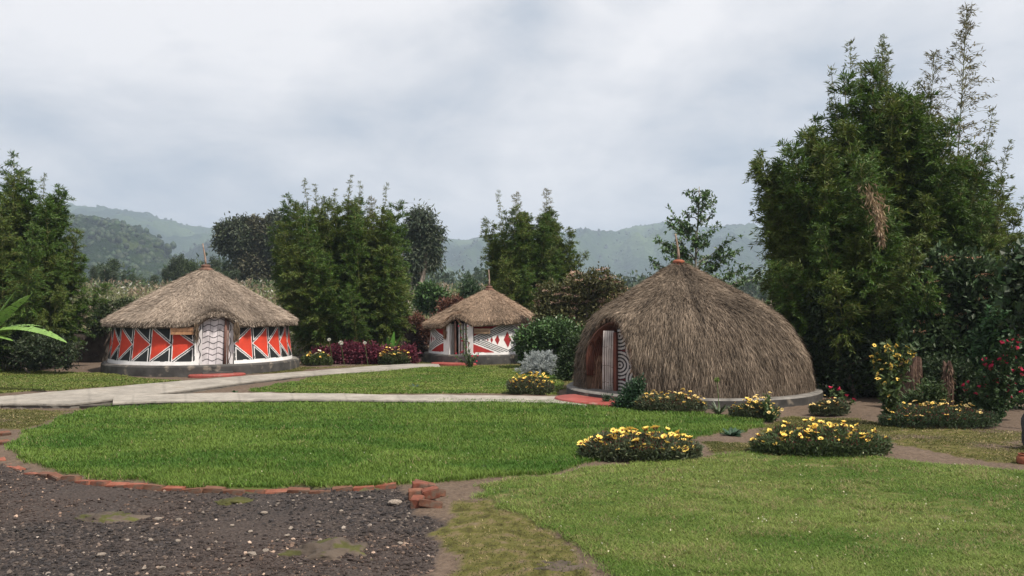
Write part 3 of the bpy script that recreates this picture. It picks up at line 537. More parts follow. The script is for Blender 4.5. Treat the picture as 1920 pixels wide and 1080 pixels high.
# ---------------------------------------------------------------- vegetation builders
def make_culm(seed,Hc,t0,blen,leafL,col,bare=0.0,bd=1.0,dens=1.0,npn=4,wf=0.2,tp=0.55):
    rng=np.random.default_rng(seed); cu=MB(); lf=MB(); az=rng.uniform(0,6.28); bend=rng.uniform(0.02,0.09)*Hc*bd
    def ax(t): t=np.asarray(t,float); return np.stack([bend*math.cos(az)*t**2.6,bend*math.sin(az)*t**2.6,Hc*t],-1)
    tube(cu,ax(np.linspace(0,1,12)),np.linspace(0.024,0.005,12),6,(0.13,0.15,0.045))
    nn=int(Hc/0.20)
    for i in range(nn):
        t=t0+(1-t0)*(i+rng.random())/nn; q=(t-t0)/(1-t0); p0=ax(t)
        for b in range(npn):
            L=blen*((1-q)**tp*min(1,0.6+q*1.2)+0.08)*rng.uniform(0.6,1.25); a=rng.uniform(0,6.28); ev=rng.uniform(0.35,0.95)+q*0.3
            s=np.linspace(0,1,5); pts=p0+np.stack([math.cos(a)*L*s*math.cos(ev),math.sin(a)*L*s*math.cos(ev),L*(math.sin(ev)*s-0.42*s*s)],-1)
            tube(cu,pts,np.linspace(0.006,0.002,5),3,(0.16,0.15,0.06),cap=False)
            if rng.random()<bare: k=int(2+L*3)
            else: k=max(2,int(L*16*dens))
            sl=rng.uniform(0.15,1.02,k); pp=np.stack([np.interp(sl,s,pts[:,j]) for j in range(3)],-1); dirb=nrm(pts[-1]-pts[0]); pp=np.repeat(pp,4,0); m=len(pp)
            d=dirb+rng.normal(0,0.55,(m,3))+A(0,0,-0.28); pp=pp+rng.normal(0,0.025,(m,3))
            leaves(lf,pp,d,rng.normal(size=(m,3))+A(0,0,0.9),rng.uniform(0.6,1.2,m)*leafL,rng.uniform(0.7,1.2,m)*leafL*wf,cvar(m,rng,col,0.45,0.2))
    me1=cu.mesh('culm'); me1.materials.append(M_bark); me2=lf.mesh('foliage'); me2.materials.append(M_leaf); return me1,me2
GREEN=(0.058,0.108,0.014); GREEN2=(0.088,0.122,0.020)
CULMS=[make_culm(100+i,5.5,0.14+0.05*(i%3),1.05,0.135,GREEN if i%2 else GREEN2,wf=0.19,dens=1.6) for i in range(8)]
SKIRT=[make_culm(190+i,3.4,0.16,1.05,0.13,GREEN if i%2 else GREEN2,wf=0.2,dens=1.5) for i in range(4)]
TOPS=[make_culm(150+i,7.5,0.30,0.8,0.12,(0.11,0.13,0.04),bare=0.45,bd=0.5,dens=0.5,tp=1.0,npn=3) for i in range(3)]
BARE=[make_culm(170+i,8.5,0.42,1.05,0.12,(0.13,0.12,0.05),bare=0.93,bd=0.15,dens=0.8,npn=4) for i in range(2)]
def clump(label,Yd,culms,seed):
    """culms: (px of base, px of top, py of top, depth offset, variant list)"""
    rng=np.random.default_rng(seed); xb=np.mean([c[0] for c in culms]); b=at(xb,600,Yd); gz0=float(H(b[0],Yd)); root=thing('bamboo_clump',label,'bamboo',(b[0],Yd,gz0),'bamboo clumps behind the huts')
    for (x0,x1,y1,dy,vs) in culms:
        me1,me2=vs[rng.integers(len(vs))]; hh={id(SKIRT):3.4,id(CULMS):5.5,id(TOPS):7.5,id(BARE):8.5}[id(vs)]
        p0=at(x0,600,Yd+dy*0.5); p1=at(x1,y1,Yd+dy); v=Vector((p1[0]-p0[0],p1[1]-p0[1],p1[2]-gz0)); L=v.length
        o=bpy.data.objects.new('culm',me1); COL.objects.link(o); o.parent=root; o.location=(p0[0]-b[0],p0[1]-Yd,-0.05)
        q=Vector((0,0,1)).rotation_difference(v.normalized()); o.rotation_mode='QUATERNION'; from mathutils import Quaternion; o.rotation_quaternion=q@Quaternion((0,0,1),rng.uniform(0,6.28)); s=L/hh; sw=s if s>0.9 else 0.5*(s+0.9); o.scale=(sw,sw,s)
        f=bpy.data.objects.new('foliage',me2); COL.objects.link(f); f.parent=o
    return root
def auto(x0,x1,n,prof,dep,seed,lo=480,hi=590,base=None):
    rng=np.random.default_rng(seed); out=[]; pr=np.array(prof,float)
    for i in range(n):
        x=x0+(x1-x0)*(i+rng.random())/n; y=np.interp(x,pr[:,0],pr[:,1]); inner=rng.random()**1.4
        y=y+inner*(560-y)*0.75; bx=(base[0]+base[1])/2+(x-(x0+x1)/2)*(base[1]-base[0])/(x1-x0); out.append((bx+rng.normal(0,6),x,y,rng.normal(0,dep) if inner<0.25 else -abs(rng.normal(0,dep))*1.2+dep*0.3,CULMS))
    for i in range(n//2):
        x=x0+(x1-x0)*(i+rng.random())/(n//2); bx=(base[0]+base[1])/2+(x-(x0+x1)/2)*(base[1]-base[0])/(x1-x0); out.append((bx,x,rng.uniform(lo,hi),-abs(rng.normal(0,dep))*1.3,SKIRT))
    return out
c=auto(1440,1890,120,[(1430,330),(1480,290),(1540,210),(1600,175),(1650,165),(1700,180),(1770,240),(1850,290),(1900,400)],0.9,1,base=(1560,1790))
c+=[(1560,1425,300,-0.5,CULMS),(1565,1440,290,0.4,CULMS),(1570,1455,310,-0.2,CULMS),(1575,1435,360,0.1,CULMS),(1580,1475,300,0.3,CULMS),(1575,1490,260,-0.4,CULMS),(1600,1530,230,-0.3,CULMS),(1570,1412,285,-0.3,CULMS),(1575,1430,330,0.2,CULMS),(1580,1440,400,-0.5,CULMS),(1575,1460,360,-0.7,CULMS),(1580,1470,460,-0.9,CULMS),(1800,1900,370,0.3,CULMS),(1810,1915,440,-0.2,CULMS),(1800,1880,330,0,CULMS),
    (1620,1582,75,0.3,TOPS),(1630,1600,110,-0.1,TOPS),(1640,1650,55,0.2,TOPS),(1645,1665,90,-0.2,TOPS),(1640,1625,120,0.3,CULMS),(1650,1655,125,0,CULMS),(1620,1590,150,0.1,CULMS),(1650,1690,150,0.2,CULMS),(1650,1635,130,0.5,TOPS),(1620,1570,120,-0.2,TOPS),(1650,1668,70,0.1,TOPS),(1690,1710,150,0,TOPS),(1700,1725,170,0.3,TOPS),(1715,1750,90,0.2,BARE),(1760,1822,5,0,BARE),(1790,1850,200,0.3,TOPS),(1800,1870,260,-0.2,TOPS),(1610,1560,180,0.2,TOPS),(1660,1680,190,0.4,TOPS)]
clump('tallest dense bamboo clump rising above the right side of the domed hut',19.6,c,21)
c=auto(522,750,76,[(510,400),(545,380),(600,372),(660,362),(700,395),(740,372),(770,430)],0.9,2,base=(600,725),lo=455,hi=540)
c+=[(600,548,365,0,CULMS),(610,572,332,0.2,TOPS),(620,590,345,0,TOPS),(650,643,325,0,TOPS),(660,668,335,0.2,TOPS),(640,620,350,0,TOPS),(690,733,340,0,TOPS),(680,697,365,0.3,BARE),(600,515,420,0,CULMS),(600,508,450,-0.3,CULMS),(605,512,500,-0.4,CULMS)]
clump('wide bamboo clump with bare lower stems between the two round huts',31.0,c,22)
c=auto(922,1068,56,[(915,420),(940,385),(1000,382),(1045,395),(1080,450)],0.8,3,base=(965,1030))+auto(945,1045,18,[(940,395),(1000,392),(1050,410)],0.6,13,base=(975,1020))
c+=[(970,940,352,0,TOPS),(980,968,358,0,BARE),(1010,1030,352,0,BARE),(1020,1048,388,0,CULMS),(1010,1085,465,-0.2,CULMS),(1010,1075,480,0.2,CULMS),(970,922,440,0,CULMS),(975,922,490,0,CULMS),(1010,1090,520,0,CULMS)]
clump('bamboo clump rising directly behind the small back hut',33,c,23)
c=auto(-150,135,58,[(-200,300),(-40,300),(40,320),(90,335),(120,350),(150,400),(180,480)],1.0,4,base=(-80,90))
c+=[(-10,0,262,0,TOPS),(20,42,290,0,CULMS),(60,92,322,0,TOPS),(70,130,350,0,CULMS),(80,160,430,-0.3,CULMS),(90,175,480,-0.3,CULMS),(95,185,520,-0.2,CULMS),(90,160,560,-0.5,CULMS)]
clump('broad bamboo clump at the far left behind the banana plant',26.5,c,24)
# hanging dead branch on the big bamboo
def dead_branch():
    p=at(1622,350,17.0); q=at(1658,455,16.8); root=thing('dead_branch','withered tan bamboo branch hanging in the tallest clump','branch',tuple(p)); rng=np.random.default_rng(5)
    s=np.linspace(0,1,10); pts=(q-p)*s[:,None]+np.stack([0.06*np.sin(s*5),-0.1*np.sin(s*3),0*s],-1); mb=MB(); tube(mb,pts,0.012,5,(0.3,0.22,0.14)); obj('stem',mb,M_bark,root)
    n=520; t=rng.random(n); pp=np.stack([np.interp(t,s,pts[:,k]) for k in range(3)],-1)+rng.normal(0,0.085,(n,3))*(1.25-t[:,None]); mb=MB(); leaves(mb,pp,rng.normal(0,0.45,(n,3))+A(0.2,0,-1),rng.normal(size=(n,3)),rng.uniform(0.1,0.2,n),0.028,cvar(n,rng,(0.30,0.215,0.13),0.4,0.1)); obj('dry_leaves',mb,M_leaf,root)
dead_branch()

def foliage_blobs(mb,blobs,n,leafL,leafW,col,rng,up=0.5,var=0.4,clump_n=14,shell=0.75,droop=0.0):
    """blobs: (centre xyz, radii xyz) - sprigs of leaves spread through and over the lobes"""
    vol=np.array([b[1][0]*b[1][2]+0.001 for b in blobs]); cnt=(n*vol/vol.sum()/clump_n).astype(int)+1
    for (c0,r),k in zip(blobs,cnt):
        d=nrm(rng.normal(size=(k,3))); rad=rng.uniform(shell**3,1.06,(k,1))**(1/3.); rad*=1+0.22*(fbm(d[:,0:1]*3+c0[0],d[:,2:3]*3+d[:,1:2]*2,int(rng.integers(999)),3)-0.5)*2
        ctr=np.asarray(c0)+d*rad*np.asarray(r); bright=1+rng.uniform(-0.25,0.25,(k,1)); pp=np.repeat(ctr,clump_n,0); dd=np.repeat(d,clump_n,0); bb=np.repeat(bright,clump_n,0); m=len(pp)
        pp=pp+rng.normal(0,leafL*0.75,(m,3)); dv=dd*0.7+rng.normal(0,0.7,(m,3))+A(0,0,0.25-droop); nv=dd*0.6+rng.normal(0,0.5,(m,3))+A(0,0,up)
        leaves(mb,pp,dv,nv,rng.uniform(0.7,1.3,m)*leafL,rng.uniform(0.7,1.3,m)*leafW,cvar(m,rng,col,var,0.15)*bb)
def ptree(name,label,cat,Yd,base,blobs,n,leafL,leafW,col,seed,trunk_r=0.12,group=None,trunkcol=(0.2,0.16,0.13),extra_trunks=(),droop=0.0,dz=0.6,flowers=None,mt=None,shell=0.6,crown='crown',zb=None):
    """blobs in photo points: (px,py,rx,ry[,dy]) at distance Yd"""
    rng=np.random.default_rng(seed); b=at(base[0],base[1],Yd); b[2]=float(H(b[0],Yd)) if zb is None else zb
    root=thing(name,label,cat,tuple(b),group); k=Yd/F; bl=[]
    for q in blobs:
        dy=q[4] if len(q)>4 else rng.uniform(-0.4,0.4)*q[2]*k*2; c=at(q[0],q[1],Yd)-b; c[1]+=dy; bl.append((c,(q[2]*k,q[2]*k*dz,q[3]*k)))
    mb=MB()
    top=max(bl,key=lambda q:q[0][2]); tp=A(top[0][0]*0.7,top[0][1]*0.5,top[0][2]); s=np.linspace(0,1,9); pts=tp*s[:,None]+np.stack([trunk_r*1.2*np.sin(s*6+seed),0*s,0*s],-1); tube(mb,pts,np.linspace(trunk_r,trunk_r*0.25,9),8,trunkcol)
    for c,r in bl:
        f=min(0.85,max(0.12,(c[2]-r[2]*0.8)/max(tp[2],0.1))); p0=np.array([np.interp(f*0.8,s,pts[:,j]) for j in range(3)]); m_=(p0+c)/2+A(0,0,-0.08*np.linalg.norm(c-p0)); tube(mb,np.array([p0,m_,c]),[trunk_r*0.45,trunk_r*0.3,trunk_r*0.12],5,trunkcol)
    obj('trunk',mb,M_bark,root,smooth=True)
    for (x0,y0,x1,y1) in extra_trunks:
        mb=MB(); p0=at(x0,y0,Yd)-b; p0[2]=min(p0[2],0.1)-0.2; p1=at(x1,y1,Yd)-b; s=np.linspace(0,1,7); tube(mb,p0+(p1-p0)*s[:,None]+np.stack([0.2*np.sin(s*4+x0),0*s,0*s],-1)*trunk_r*3,np.linspace(trunk_r*0.7,trunk_r*0.25,7),6,trunkcol); obj('trunk',mb,M_bark,root,smooth=True)
    mb=MB(); foliage_blobs(mb,bl,n,leafL,leafW,col,rng,droop=droop,shell=shell); obj(crown,mb,mt or M_leaf,root)
    if flowers:
        fc,fn,fl,fr=flowers; mb=MB()
        for i in range(fn):
            c,r=bl[rng.integers(len(bl))]; d=nrm(rng.normal(size=3)+A(0,-0.9,0.5)); ctr=c+d*np.asarray(r)*1.14; m=34; a=rng.uniform(0,6.28,m); rr=fr*np.sqrt(rng.random(m)); leaves(mb,ctr+np.c_[rr*np.cos(a),rr*np.sin(a)*0.8,rng.normal(0,0.02,m)+0.03],np.c_[np.cos(a),np.sin(a),0.6+0*a],rng.normal(0,0.3,(m,3))+A(0,0,1),fl,fl*0.6,cvar(m,rng,fc,0.3,0.12))
        obj('flower_clusters',mb,M_petal,root)
    return root
# eucalyptus
EC=(0.065,0.085,0.05)
ptree('eucalyptus_tree','tall slender eucalyptus with drooping crown right of the wide bamboo clump','tree',58,(792,590),[(790,415,22,20),(780,440,22,22),(808,445,18,22),(795,470,26,22),(775,490,16,20),(808,485,14,18),(770,520,12,16),(762,450,12,18)],14000,0.34,0.09,EC,61,0.22,trunkcol=(0.33,0.27,0.23),extra_trunks=((782,590,768,500),(765,590,772,480),(750,588,757,470)),droop=0.9)
for (lab,bx,bl,sd) in (('eucalyptus with a leaning round crown nearest the left hut roof tip',440,[(432,432,24,16),(455,425,20,14),(420,455,15,16),(465,450,22,20),(448,470,18,16),(470,480,20,20),(455,510,22,20)],62),
                  ('brown tinged eucalyptus in the middle behind the left hut',488,[(485,425,16,14),(478,445,22,18),(495,440,20,18),(500,470,24,24),(480,500,24,24),(505,520,20,24)],63),
                  ('eucalyptus with a dark knobby top touching the wide bamboo clump',522,[(515,415,14,12),(525,425,14,12),(520,450,22,22),(530,480,24,26),(520,520,26,24)],64)):
    ptree('eucalyptus_tree',lab,'tree',88,(bx,548),bl,15000,0.42,0.17,(0.075,0.075,0.042) if sd==63 else (0.06,0.075,0.04),sd,0.24,group='eucalyptus grove behind the left hut',trunkcol=(0.36,0.31,0.28),extra_trunks=((bx-14,552,bx-8,500),(bx+13,552,bx+9,500)),droop=0.5)

# treelines made of three kinds
def proto_tree(seed,kind):
    rng=np.random.default_rng(seed); mb=MB(); tr=MB(); 
    if kind=='cone':
        bl=[((rng.normal(0,0.15),rng.normal(0,0.15),2.2+i*0.8),(1.7-0.24*i,1.7-0.24*i,0.8)) for i in range(6)]; col=(0.035,0.06,0.025)
    elif kind=='round':
        bl=[((rng.normal(0,1.0),rng.normal(0,0.9),3.0+rng.uniform(-0.8,2.0)),(rng.uniform(1.0,1.6),)*2+(rng.uniform(0.8,1.3),)) for i in range(8)]; col=(0.045,0.07,0.025)
    else:
        bl=[((rng.normal(0,0.5),rng.normal(0,0.5),2.0+i*0.65),(rng.uniform(0.7,1.2),)*2+(0.9,)) for i in range(8)]; col=(0.05,0.07,0.035)
    tube(tr,[(0,0,-0.3),(0.05,0,2),(0,0.05,5)],[0.16,0.12,0.04],6,(0.25,0.2,0.17)); foliage_blobs(mb,bl,3600,0.34,0.17,col,rng,shell=0.5)
    a=mb.mesh('crown'); a.materials.append(M_leaf); t=tr.mesh('trunk'); t.materials.append(M_bark); return t,a
PT={k:[proto_tree(300+i+10*j,k) for i in range(2)] for j,k in enumerate(('cone','round','tall'))}
def far_trees(lst,label,group,seed,sub=None):
    rng=np.random.default_rng(seed)
    for (px,pt,Yd,k) in lst:
        p=at(px,pt,Yd); z0=float(H(p[0],Yd)); h=p[2]-z0; t,a=PT[k][rng.integers(2)]; s=h/{'cone':7.0,'round':5.6,'tall':7.4}[k]
        root=thing('tree',label,'tree',(p[0],Yd,z0),group,rng.uniform(0,6.28)); root.scale=(s*rng.uniform(0.9,1.15),)*2+(s,)
        for nm,me in (('trunk',t),('crown',a)):
            o=bpy.data.objects.new(nm,me); COL.objects.link(o); o.parent=root
far_trees([(176,500,85,'tall'),(196,492,92,'round'),(212,508,90,'tall'),(232,515,95,'cone'),(262,518,110,'round'),(288,515,100,'tall'),(312,500,86,'tall'),(332,478,84,'tall'),(350,482,88,'round'),(368,500,90,'tall'),(404,482,95,'tall'),(388,505,84,'round'),(425,490,92,'cone'),(440,505,84,'tall'),(410,512,82,'round')],
  'dark green tree in the hazy row seen above the left hut roof','trees above the left hut roof',1)
far_trees([(826,535,120,'cone'),(846,540,140,'round'),(864,532,150,'cone'),(884,536,130,'round'),(900,540,135,'tall'),(920,545,130,'round'),(1060,560,100,'round'),(1120,545,120,'cone'),(1160,552,130,'round')],
  'small dark tree in the distant line behind the small back hut','distant trees behind the back hut',2)
far_trees([(1385,545,90,'tall'),(1405,556,100,'round'),(1432,542,110,'cone'),(1448,550,95,'round'),(1466,540,100,'cone'),(1490,548,105,'tall'),(1515,555,90,'round'),(1880,560,90,'round'),(1905,545,100,'tall'),(1860,565,95,'round')],
  'blue green tree in the distant line to the right of the dome','distant trees right of the dome',3)
# far woods: one mass
def woods():
    rng=np.random.default_rng(77); mb=MB(); bl=[]
    for i in range(420):
        Yd=rng.uniform(160,420); px=rng.uniform(-300,2300); x=(px-960)/F*Yd; z=float(H(x,Yd)); h=rng.uniform(4,8)*(0.7+Yd/700); bl.append(((x,Yd,z+h*0.5),(h*0.5,h*0.5,h*0.62)))
    foliage_blobs(mb,bl,90000,1.3,0.7,(0.045,0.07,0.03),rng,clump_n=10,shell=0.4); tagit(obj('woodland',mb,M_leaf),kind='stuff')
woods()
ptree('young_tree','bushy bright green young tree left of the small back hut','tree',44,(812,585),[(805,552,18,16),(818,560,16,16),(800,570,18,14)],4500,0.2,0.12,(0.05,0.10,0.025),71,0.08)
ptree('conifer_tree','pointed dark conifer just left of the small back hut peak','tree',46,(880,585),[(880,535,7,9),(880,548,12,9),(880,560,16,10),(878,572,18,10)],3500,0.2,0.08,(0.035,0.065,0.025),72,0.08)
ptree('red_shrub','reddish brown shrub above the back hut roof slope','shrub',38,(850,600),[(838,578,16,12),(858,574,14,12),(870,580,14,10),(825,590,12,8)],3000,0.14,0.08,(0.14,0.06,0.04),73,0.04)
ptree('flowering_shrub','large brownish green shrub with pale pink flower heads behind the leafy hedge bush','shrub',27.3,(1080,640),[(1040,560,36,28),(1090,545,34,26),(1130,560,34,34),(1060,595,44,30),(1110,600,46,34),(1150,590,30,34),(1120,525,22,18),(1155,540,18,18),(1020,590,20,24),(1085,525,14,14)],20000,0.12,0.055,(0.085,0.085,0.03),74,0.06,flowers=((0.62,0.42,0.34),90,0.045,0.15),droop=0.2)
ptree('hedge_bush','rounded glossy green bush between the back hut and the dome','bush',25.6,(1030,690),[(1005,632,34,24),(1040,622,36,22),(1070,634,32,26),(1035,655,52,30),(985,640,18,18),(1080,665,28,30),(1010,668,38,24)],15000,0.11,0.065,(0.055,0.105,0.03),75,0.05,mt=M_leafd)
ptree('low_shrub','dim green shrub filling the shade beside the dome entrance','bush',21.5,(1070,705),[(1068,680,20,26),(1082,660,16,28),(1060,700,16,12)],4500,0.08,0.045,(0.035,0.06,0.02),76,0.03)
# branchy tree behind the dome
def branchy():
    rng=np.random.default_rng(91); Yd=23.5; b=at(1306,600,Yd); b[2]=0; root=thing('broadleaf_tree','young open crowned broadleaf tree rising behind the dome peak','tree',tuple(b)); tr=MB(); lf=MB()
    top=at(1308,350,Yd)-b; s=np.linspace(0,1,12); ax=np.stack([top[0]*s+0.05*np.sin(s*8),0*s,top[2]*s],-1); tube(tr,ax,np.linspace(0.07,0.012,12),7,(0.2,0.19,0.17))
    br=[]
    for i in range(46):
        t=0.36+0.62*i/46; a=rng.uniform(0,6.28); L=(2.5*(1-t)**0.8+0.25)*rng.uniform(0.65,1.15); br.append((t,a,L,rng.uniform(0.35,0.85)))
    br+=[(0.42,0.05,2.0,0.42),(0.36,math.pi,1.5,0.45),(0.34,0.1,2.1,0.15),(0.5,math.pi,1.5,0.5),(0.4,0.2,1.6,0.5),(0.33,3.0,1.4,0.3),(0.6,3.1,1.2,0.7),(0.55,0.0,1.3,0.7)]
    for (t,a,L,ev) in br:
        p0=np.array([np.interp(t,s,ax[:,k]) for k in range(3)]); u=np.linspace(0,1,7); P=p0+np.stack([math.cos(a)*math.cos(ev)*L*u,math.sin(a)*math.cos(ev)*L*u*0.8,L*(math.sin(ev)*u-0.18*u*u)+0.04*np.sin(u*9)],-1); tube(tr,P,np.linspace(0.018,0.005,7),5,(0.2,0.19,0.17),cap=False)
        subs=[(P,L)]
        for j in range(int(2+L*3)):
            q=rng.uniform(0.25,0.95); p1=np.array([np.interp(q,u,P[:,k]) for k in range(3)]); d=nrm(P[-1]-P[0]+rng.normal(0,0.5,3)*L); l2=L*rng.uniform(0.15,0.38); P1=p1+d*l2*np.linspace(0,1,4)[:,None]; tube(tr,P1,np.linspace(0.008,0.003,4),4,(0.2,0.19,0.17),cap=False); subs.append((P1,l2))
        for (Q,l) in subs:
            k=max(4,int(l*20)); q=rng.uniform(0.25,1.03,k)*(len(Q)-1); pp=np.stack([np.interp(q,np.arange(len(Q)),Q[:,j]) for j in range(3)],-1); pp=np.repeat(pp,2,0)+rng.normal(0,0.02,(2*k,3)); m=len(pp)
            leaves(lf,pp,nrm(Q[-1]-Q[0])*0.5+rng.normal(0,0.6,(m,3))+A(0,0,-0.25),rng.normal(0,0.5,(m,3))+A(0,-0.2,1),rng.uniform(0.08,0.15,m),rng.uniform(0.045,0.07,m),cvar(m,rng,(0.065,0.125,0.035),0.35,0.12))
    obj('trunk',tr,M_bark,root,smooth=True); obj('crown',lf,M_leafd,root)
branchy()
# banana-like plants
def bigleaf(mb,p0,d,L,W,droop,col,rng,n=26,tear=0.25):
    s=np.linspace(0,1,n); d=nrm(np.asarray(d,float)); h=nrm(A(d[0],d[1],0)); P=np.asarray(p0)+d*L*s[:,None]+A(0,0,-1)*(droop*s**2)[:,None]; side=nrm(np.cross(d,A(0,0,1))); w_=W*np.sin(np.clip(s*0.97+0.03,0,1)**0.75*math.pi)**0.6
    for sg in (-1,1):
        ww=w_*(1+0*s)
        for i in range(n-1):
            tr_=rng.uniform(0,1)<tear; w0=ww[i]; w1=ww[i+1]*(0.94 if tr_ else 1.0); up=A(0,0,0.16+0.05*rng.normal())
            v=[P[i],P[i+1],P[i+1]+sg*side*w1*0.5+up*w1,P[i+1]+sg*side*w1-A(0,0,0.1*w1),P[i]+sg*side*w0-A(0,0,0.1*w0)+d*0.01,P[i]+sg*side*w0*0.5+up*w0]
            c=np.asarray(col)*(1+rng.uniform(-0.12,0.12)); mb.add(v,[[0,1,2,5],[5,2,3,4]],c)
    tube(mb,P,np.linspace(0.03,0.006,n)*W*3,5,np.asarray(col)*1.5,cap=False)
def banana(name,label,b,lv,col,stemH,seed,stemr=0.09):
    rng=np.random.default_rng(seed); root=thing(name,label,'plant',tuple(b)); mb=MB(); tube(mb,[(0,0,-0.05),(0.01,0,stemH*0.5),(0,0,stemH)],[stemr,stemr*0.8,stemr*0.5],9,(0.16,0.17,0.06)); obj('stem',mb,M_bark,root,smooth=True)
    for (d,L,W,dr) in lv:
        mb=MB(); bigleaf(mb,(0,0,stemH*0.95),d,L,W,dr,col,rng); obj('leaf',mb,M_leafd,root)
p=at(-30,640,18.5); p[2]=0
banana('banana_plant','banana plant at the far left with one long arching leaf',p,[((1.0,-0.1,0.42),2.2,0.27,1.0),((0.9,-0.2,0.95),1.8,0.2,0.35),((0.75,-0.3,0.1),0.95,0.12,0.22),((0.5,0.2,1.0),1.3,0.13,0.1),((-0.8,0.2,0.5),1.6,0.2,0.7),((-0.3,-0.5,0.8),1.5,0.2,0.6),((0.85,0.3,0.5),1.35,0.12,0.45)],(0.15,0.26,0.06),1.40,5)
p=at(732,676,28.6); p[2]=0
banana('broadleaf_plant','bright green large leaved plant at the foot of the lava stone wall','plant' and p,[((0.15,-0.1,1),0.95,0.14,0.02),((0.45,-0.1,1),0.95,0.15,0.08),((-0.1,-0.3,1),0.8,0.11,0.05),((0.8,-0.3,0.35),0.75,0.09,0.15),((-0.9,-0.3,0.35),0.8,0.09,0.2),((0.5,-0.6,0.6),0.6,0.11,0.2),((-0.7,0,0.2),0.8,0.08,0.25)],(0.10,0.24,0.045),0.22,6,0.05)

# stone walls
def stonewall(label,p0,p1,h,seed,size=0.17,col=(0.10,0.085,0.075)):
    rng=np.random.default_rng(seed); p0=np.asarray(p0,float); p1=np.asarray(p1,float); L=np.linalg.norm(p1-p0); d=(p1-p0)/L; root=thing('stone_wall',label,'wall',tuple(p0)); mb=MB()
    nrmv=A(d[1],-d[0],0); rows=int(h/(size*0.8)); v=[]
    box(mb,(0,-0.28,-0.2),(L,-0.06,h-0.12),M=lambda q:q[:,0:1]*d-q[:,1:2]*nrmv+q[:,2:3]*A(0,0,1),c=np.asarray(col)*0.5)
    for r in range(rows):
        x=rng.uniform(0,size)
        while x<L:
            s=size*rng.uniform(0.65,1.3); hh=(r+0.5)*size*0.8+rng.normal(0,0.02); pos=d*x-nrmv*(-0.02)*1.0+A(0,0,hh)+nrmv*rng.normal(0,0.03); 
            if hh<h*(0.88+0.2*float(vn(x*1.3,0,seed))): rock(mb,pos,(s*0.62,s*0.5,size*0.52),rng,cvar(1,rng,col,0.45,0.12)[0])
            x+=s*0.95
    obj('stones',mb,M_stone,root); return root
a_=at(-140,690,28.2); b_=at(222,690,29.2); stonewall('dark dry stone wall left of the triangle painted hut',(a_[0],28.2,0),(b_[0],29.6,0),1.22,41,0.2,(0.12,0.10,0.085))
a_=at(722,690,31.0); b_=at(840,690,32.6); stonewall('lava stone wall between the bamboo and the small back hut',(a_[0],31,0),(b_[0],32.6,0),1.35,42,0.2,(0.085,0.062,0.055))
ptree('wall_shrub','red tipped shrub growing over the lava stone wall','shrub',31.4,(770,640),[(752,605,22,12),(780,600,20,10),(795,612,16,12),(740,590,16,14),(720,600,14,14),(800,625,12,18)],4500,0.09,0.05,(0.13,0.055,0.035),43,0.03,zb=0.6)
ptree('wall_shrub','dark shrub with pale flowers on the wall left of the triangle painted hut','shrub',28.8,(195,640),[(196,598,16,18),(205,582,14,14),(185,612,14,14),(230,575,20,12)],4000,0.10,0.055,(0.05,0.075,0.03),44,0.03,zb=0.6,flowers=((0.4,0.36,0.3),18,0.03,0.08))
# rough field behind the wall
def field():
    rng=np.random.default_rng(55); mb=MB(); n=52000; Yd=31.5+45*rng.random(n)**1.6; px=rng.uniform(-60,1700,n); X=(px-960)/F*Yd; Z=H(X,Yd); q=fbm(X*0.5,Yd*0.5,7,4)[:,None]; q2=fbm(X*1.7,Yd*1.7,17,3)[:,None]
    pal=np.where(q<0.42,A(0.055,0.09,0.03),np.where(q<0.56,A(0.15,0.15,0.08),A(0.19,0.145,0.10))); wh=(q2[:,0]>0.60)&(rng.random(n)<0.22); pal=np.where(wh[:,None],A(0.36,0.35,0.31),pal); c=pal*(1+rng.uniform(-0.4,0.4,(n,1)))
    h=0.25+0.6*q2[:,0]; P=np.c_[X,Yd,Z+rng.random(n)*h]; leaves(mb,P,rng.normal(0,0.7,(n,3))+A(0,0,0.6),rng.normal(size=(n,3))+A(0,-0.3,0.6),rng.uniform(0.12,0.28,n)*(1+(Yd-30)/50),rng.uniform(0.05,0.10,n)*(1+(Yd-30)/50),c); tagit(obj('rough_field',mb,M_leaf),kind='stuff')
field()
#@@PART2
# ---------------------------------------------------------------- flower beds
def make_flower(seed,petal,centre,r=0.036,np_=12,cup=0.35):
    rng=np.random.default_rng(seed); mb=MB()
    a=np.linspace(0,2*math.pi,np_,endpoint=False)+rng.normal(0,0.06,np_); d=np.stack([np.cos(a),np.sin(a),cup+rng.normal(0,0.12,np_)],-1); c=cvar(np_,rng,petal,0.15,0.05)
    leaves(mb,d*r*0.15,d,np.tile(A(0,0,1),(np_,1)),r,r*0.62,c,fold=0.1,k=0.6)
    a2=np.linspace(0,2*math.pi,10,endpoint=False); lathe(mb,[(0.0,-0.008),(r*0.3,0.0),(r*0.34,0.008),(r*0.2,0.014),(0.0,0.015)],10,centre)
    lathe(mb,[(0.0,-0.02),(r*0.25,-0.012),(r*0.35,0.0)],8,(0.10,0.06,0.025))
    me=mb.mesh('flower'); me.materials.append(M_petal); return me
YEL=[make_flower(400+i,(0.90,0.66,0.16),(0.16,0.04,0.015),cup=0.2+0.25*i) for i in range(3)]
PALE=[make_flower(410+i,(0.80,0.62,0.26),(0.35,0.2,0.05),cup=0.3) for i in range(2)]
WHT=[make_flower(420,(0.75,0.74,0.62),(0.5,0.4,0.1))]
PINK=[make_flower(430+i,(0.55,0.03,0.09),(0.3,0.02,0.04),r=0.04,np_=9,cup=0.9) for i in range(2)]
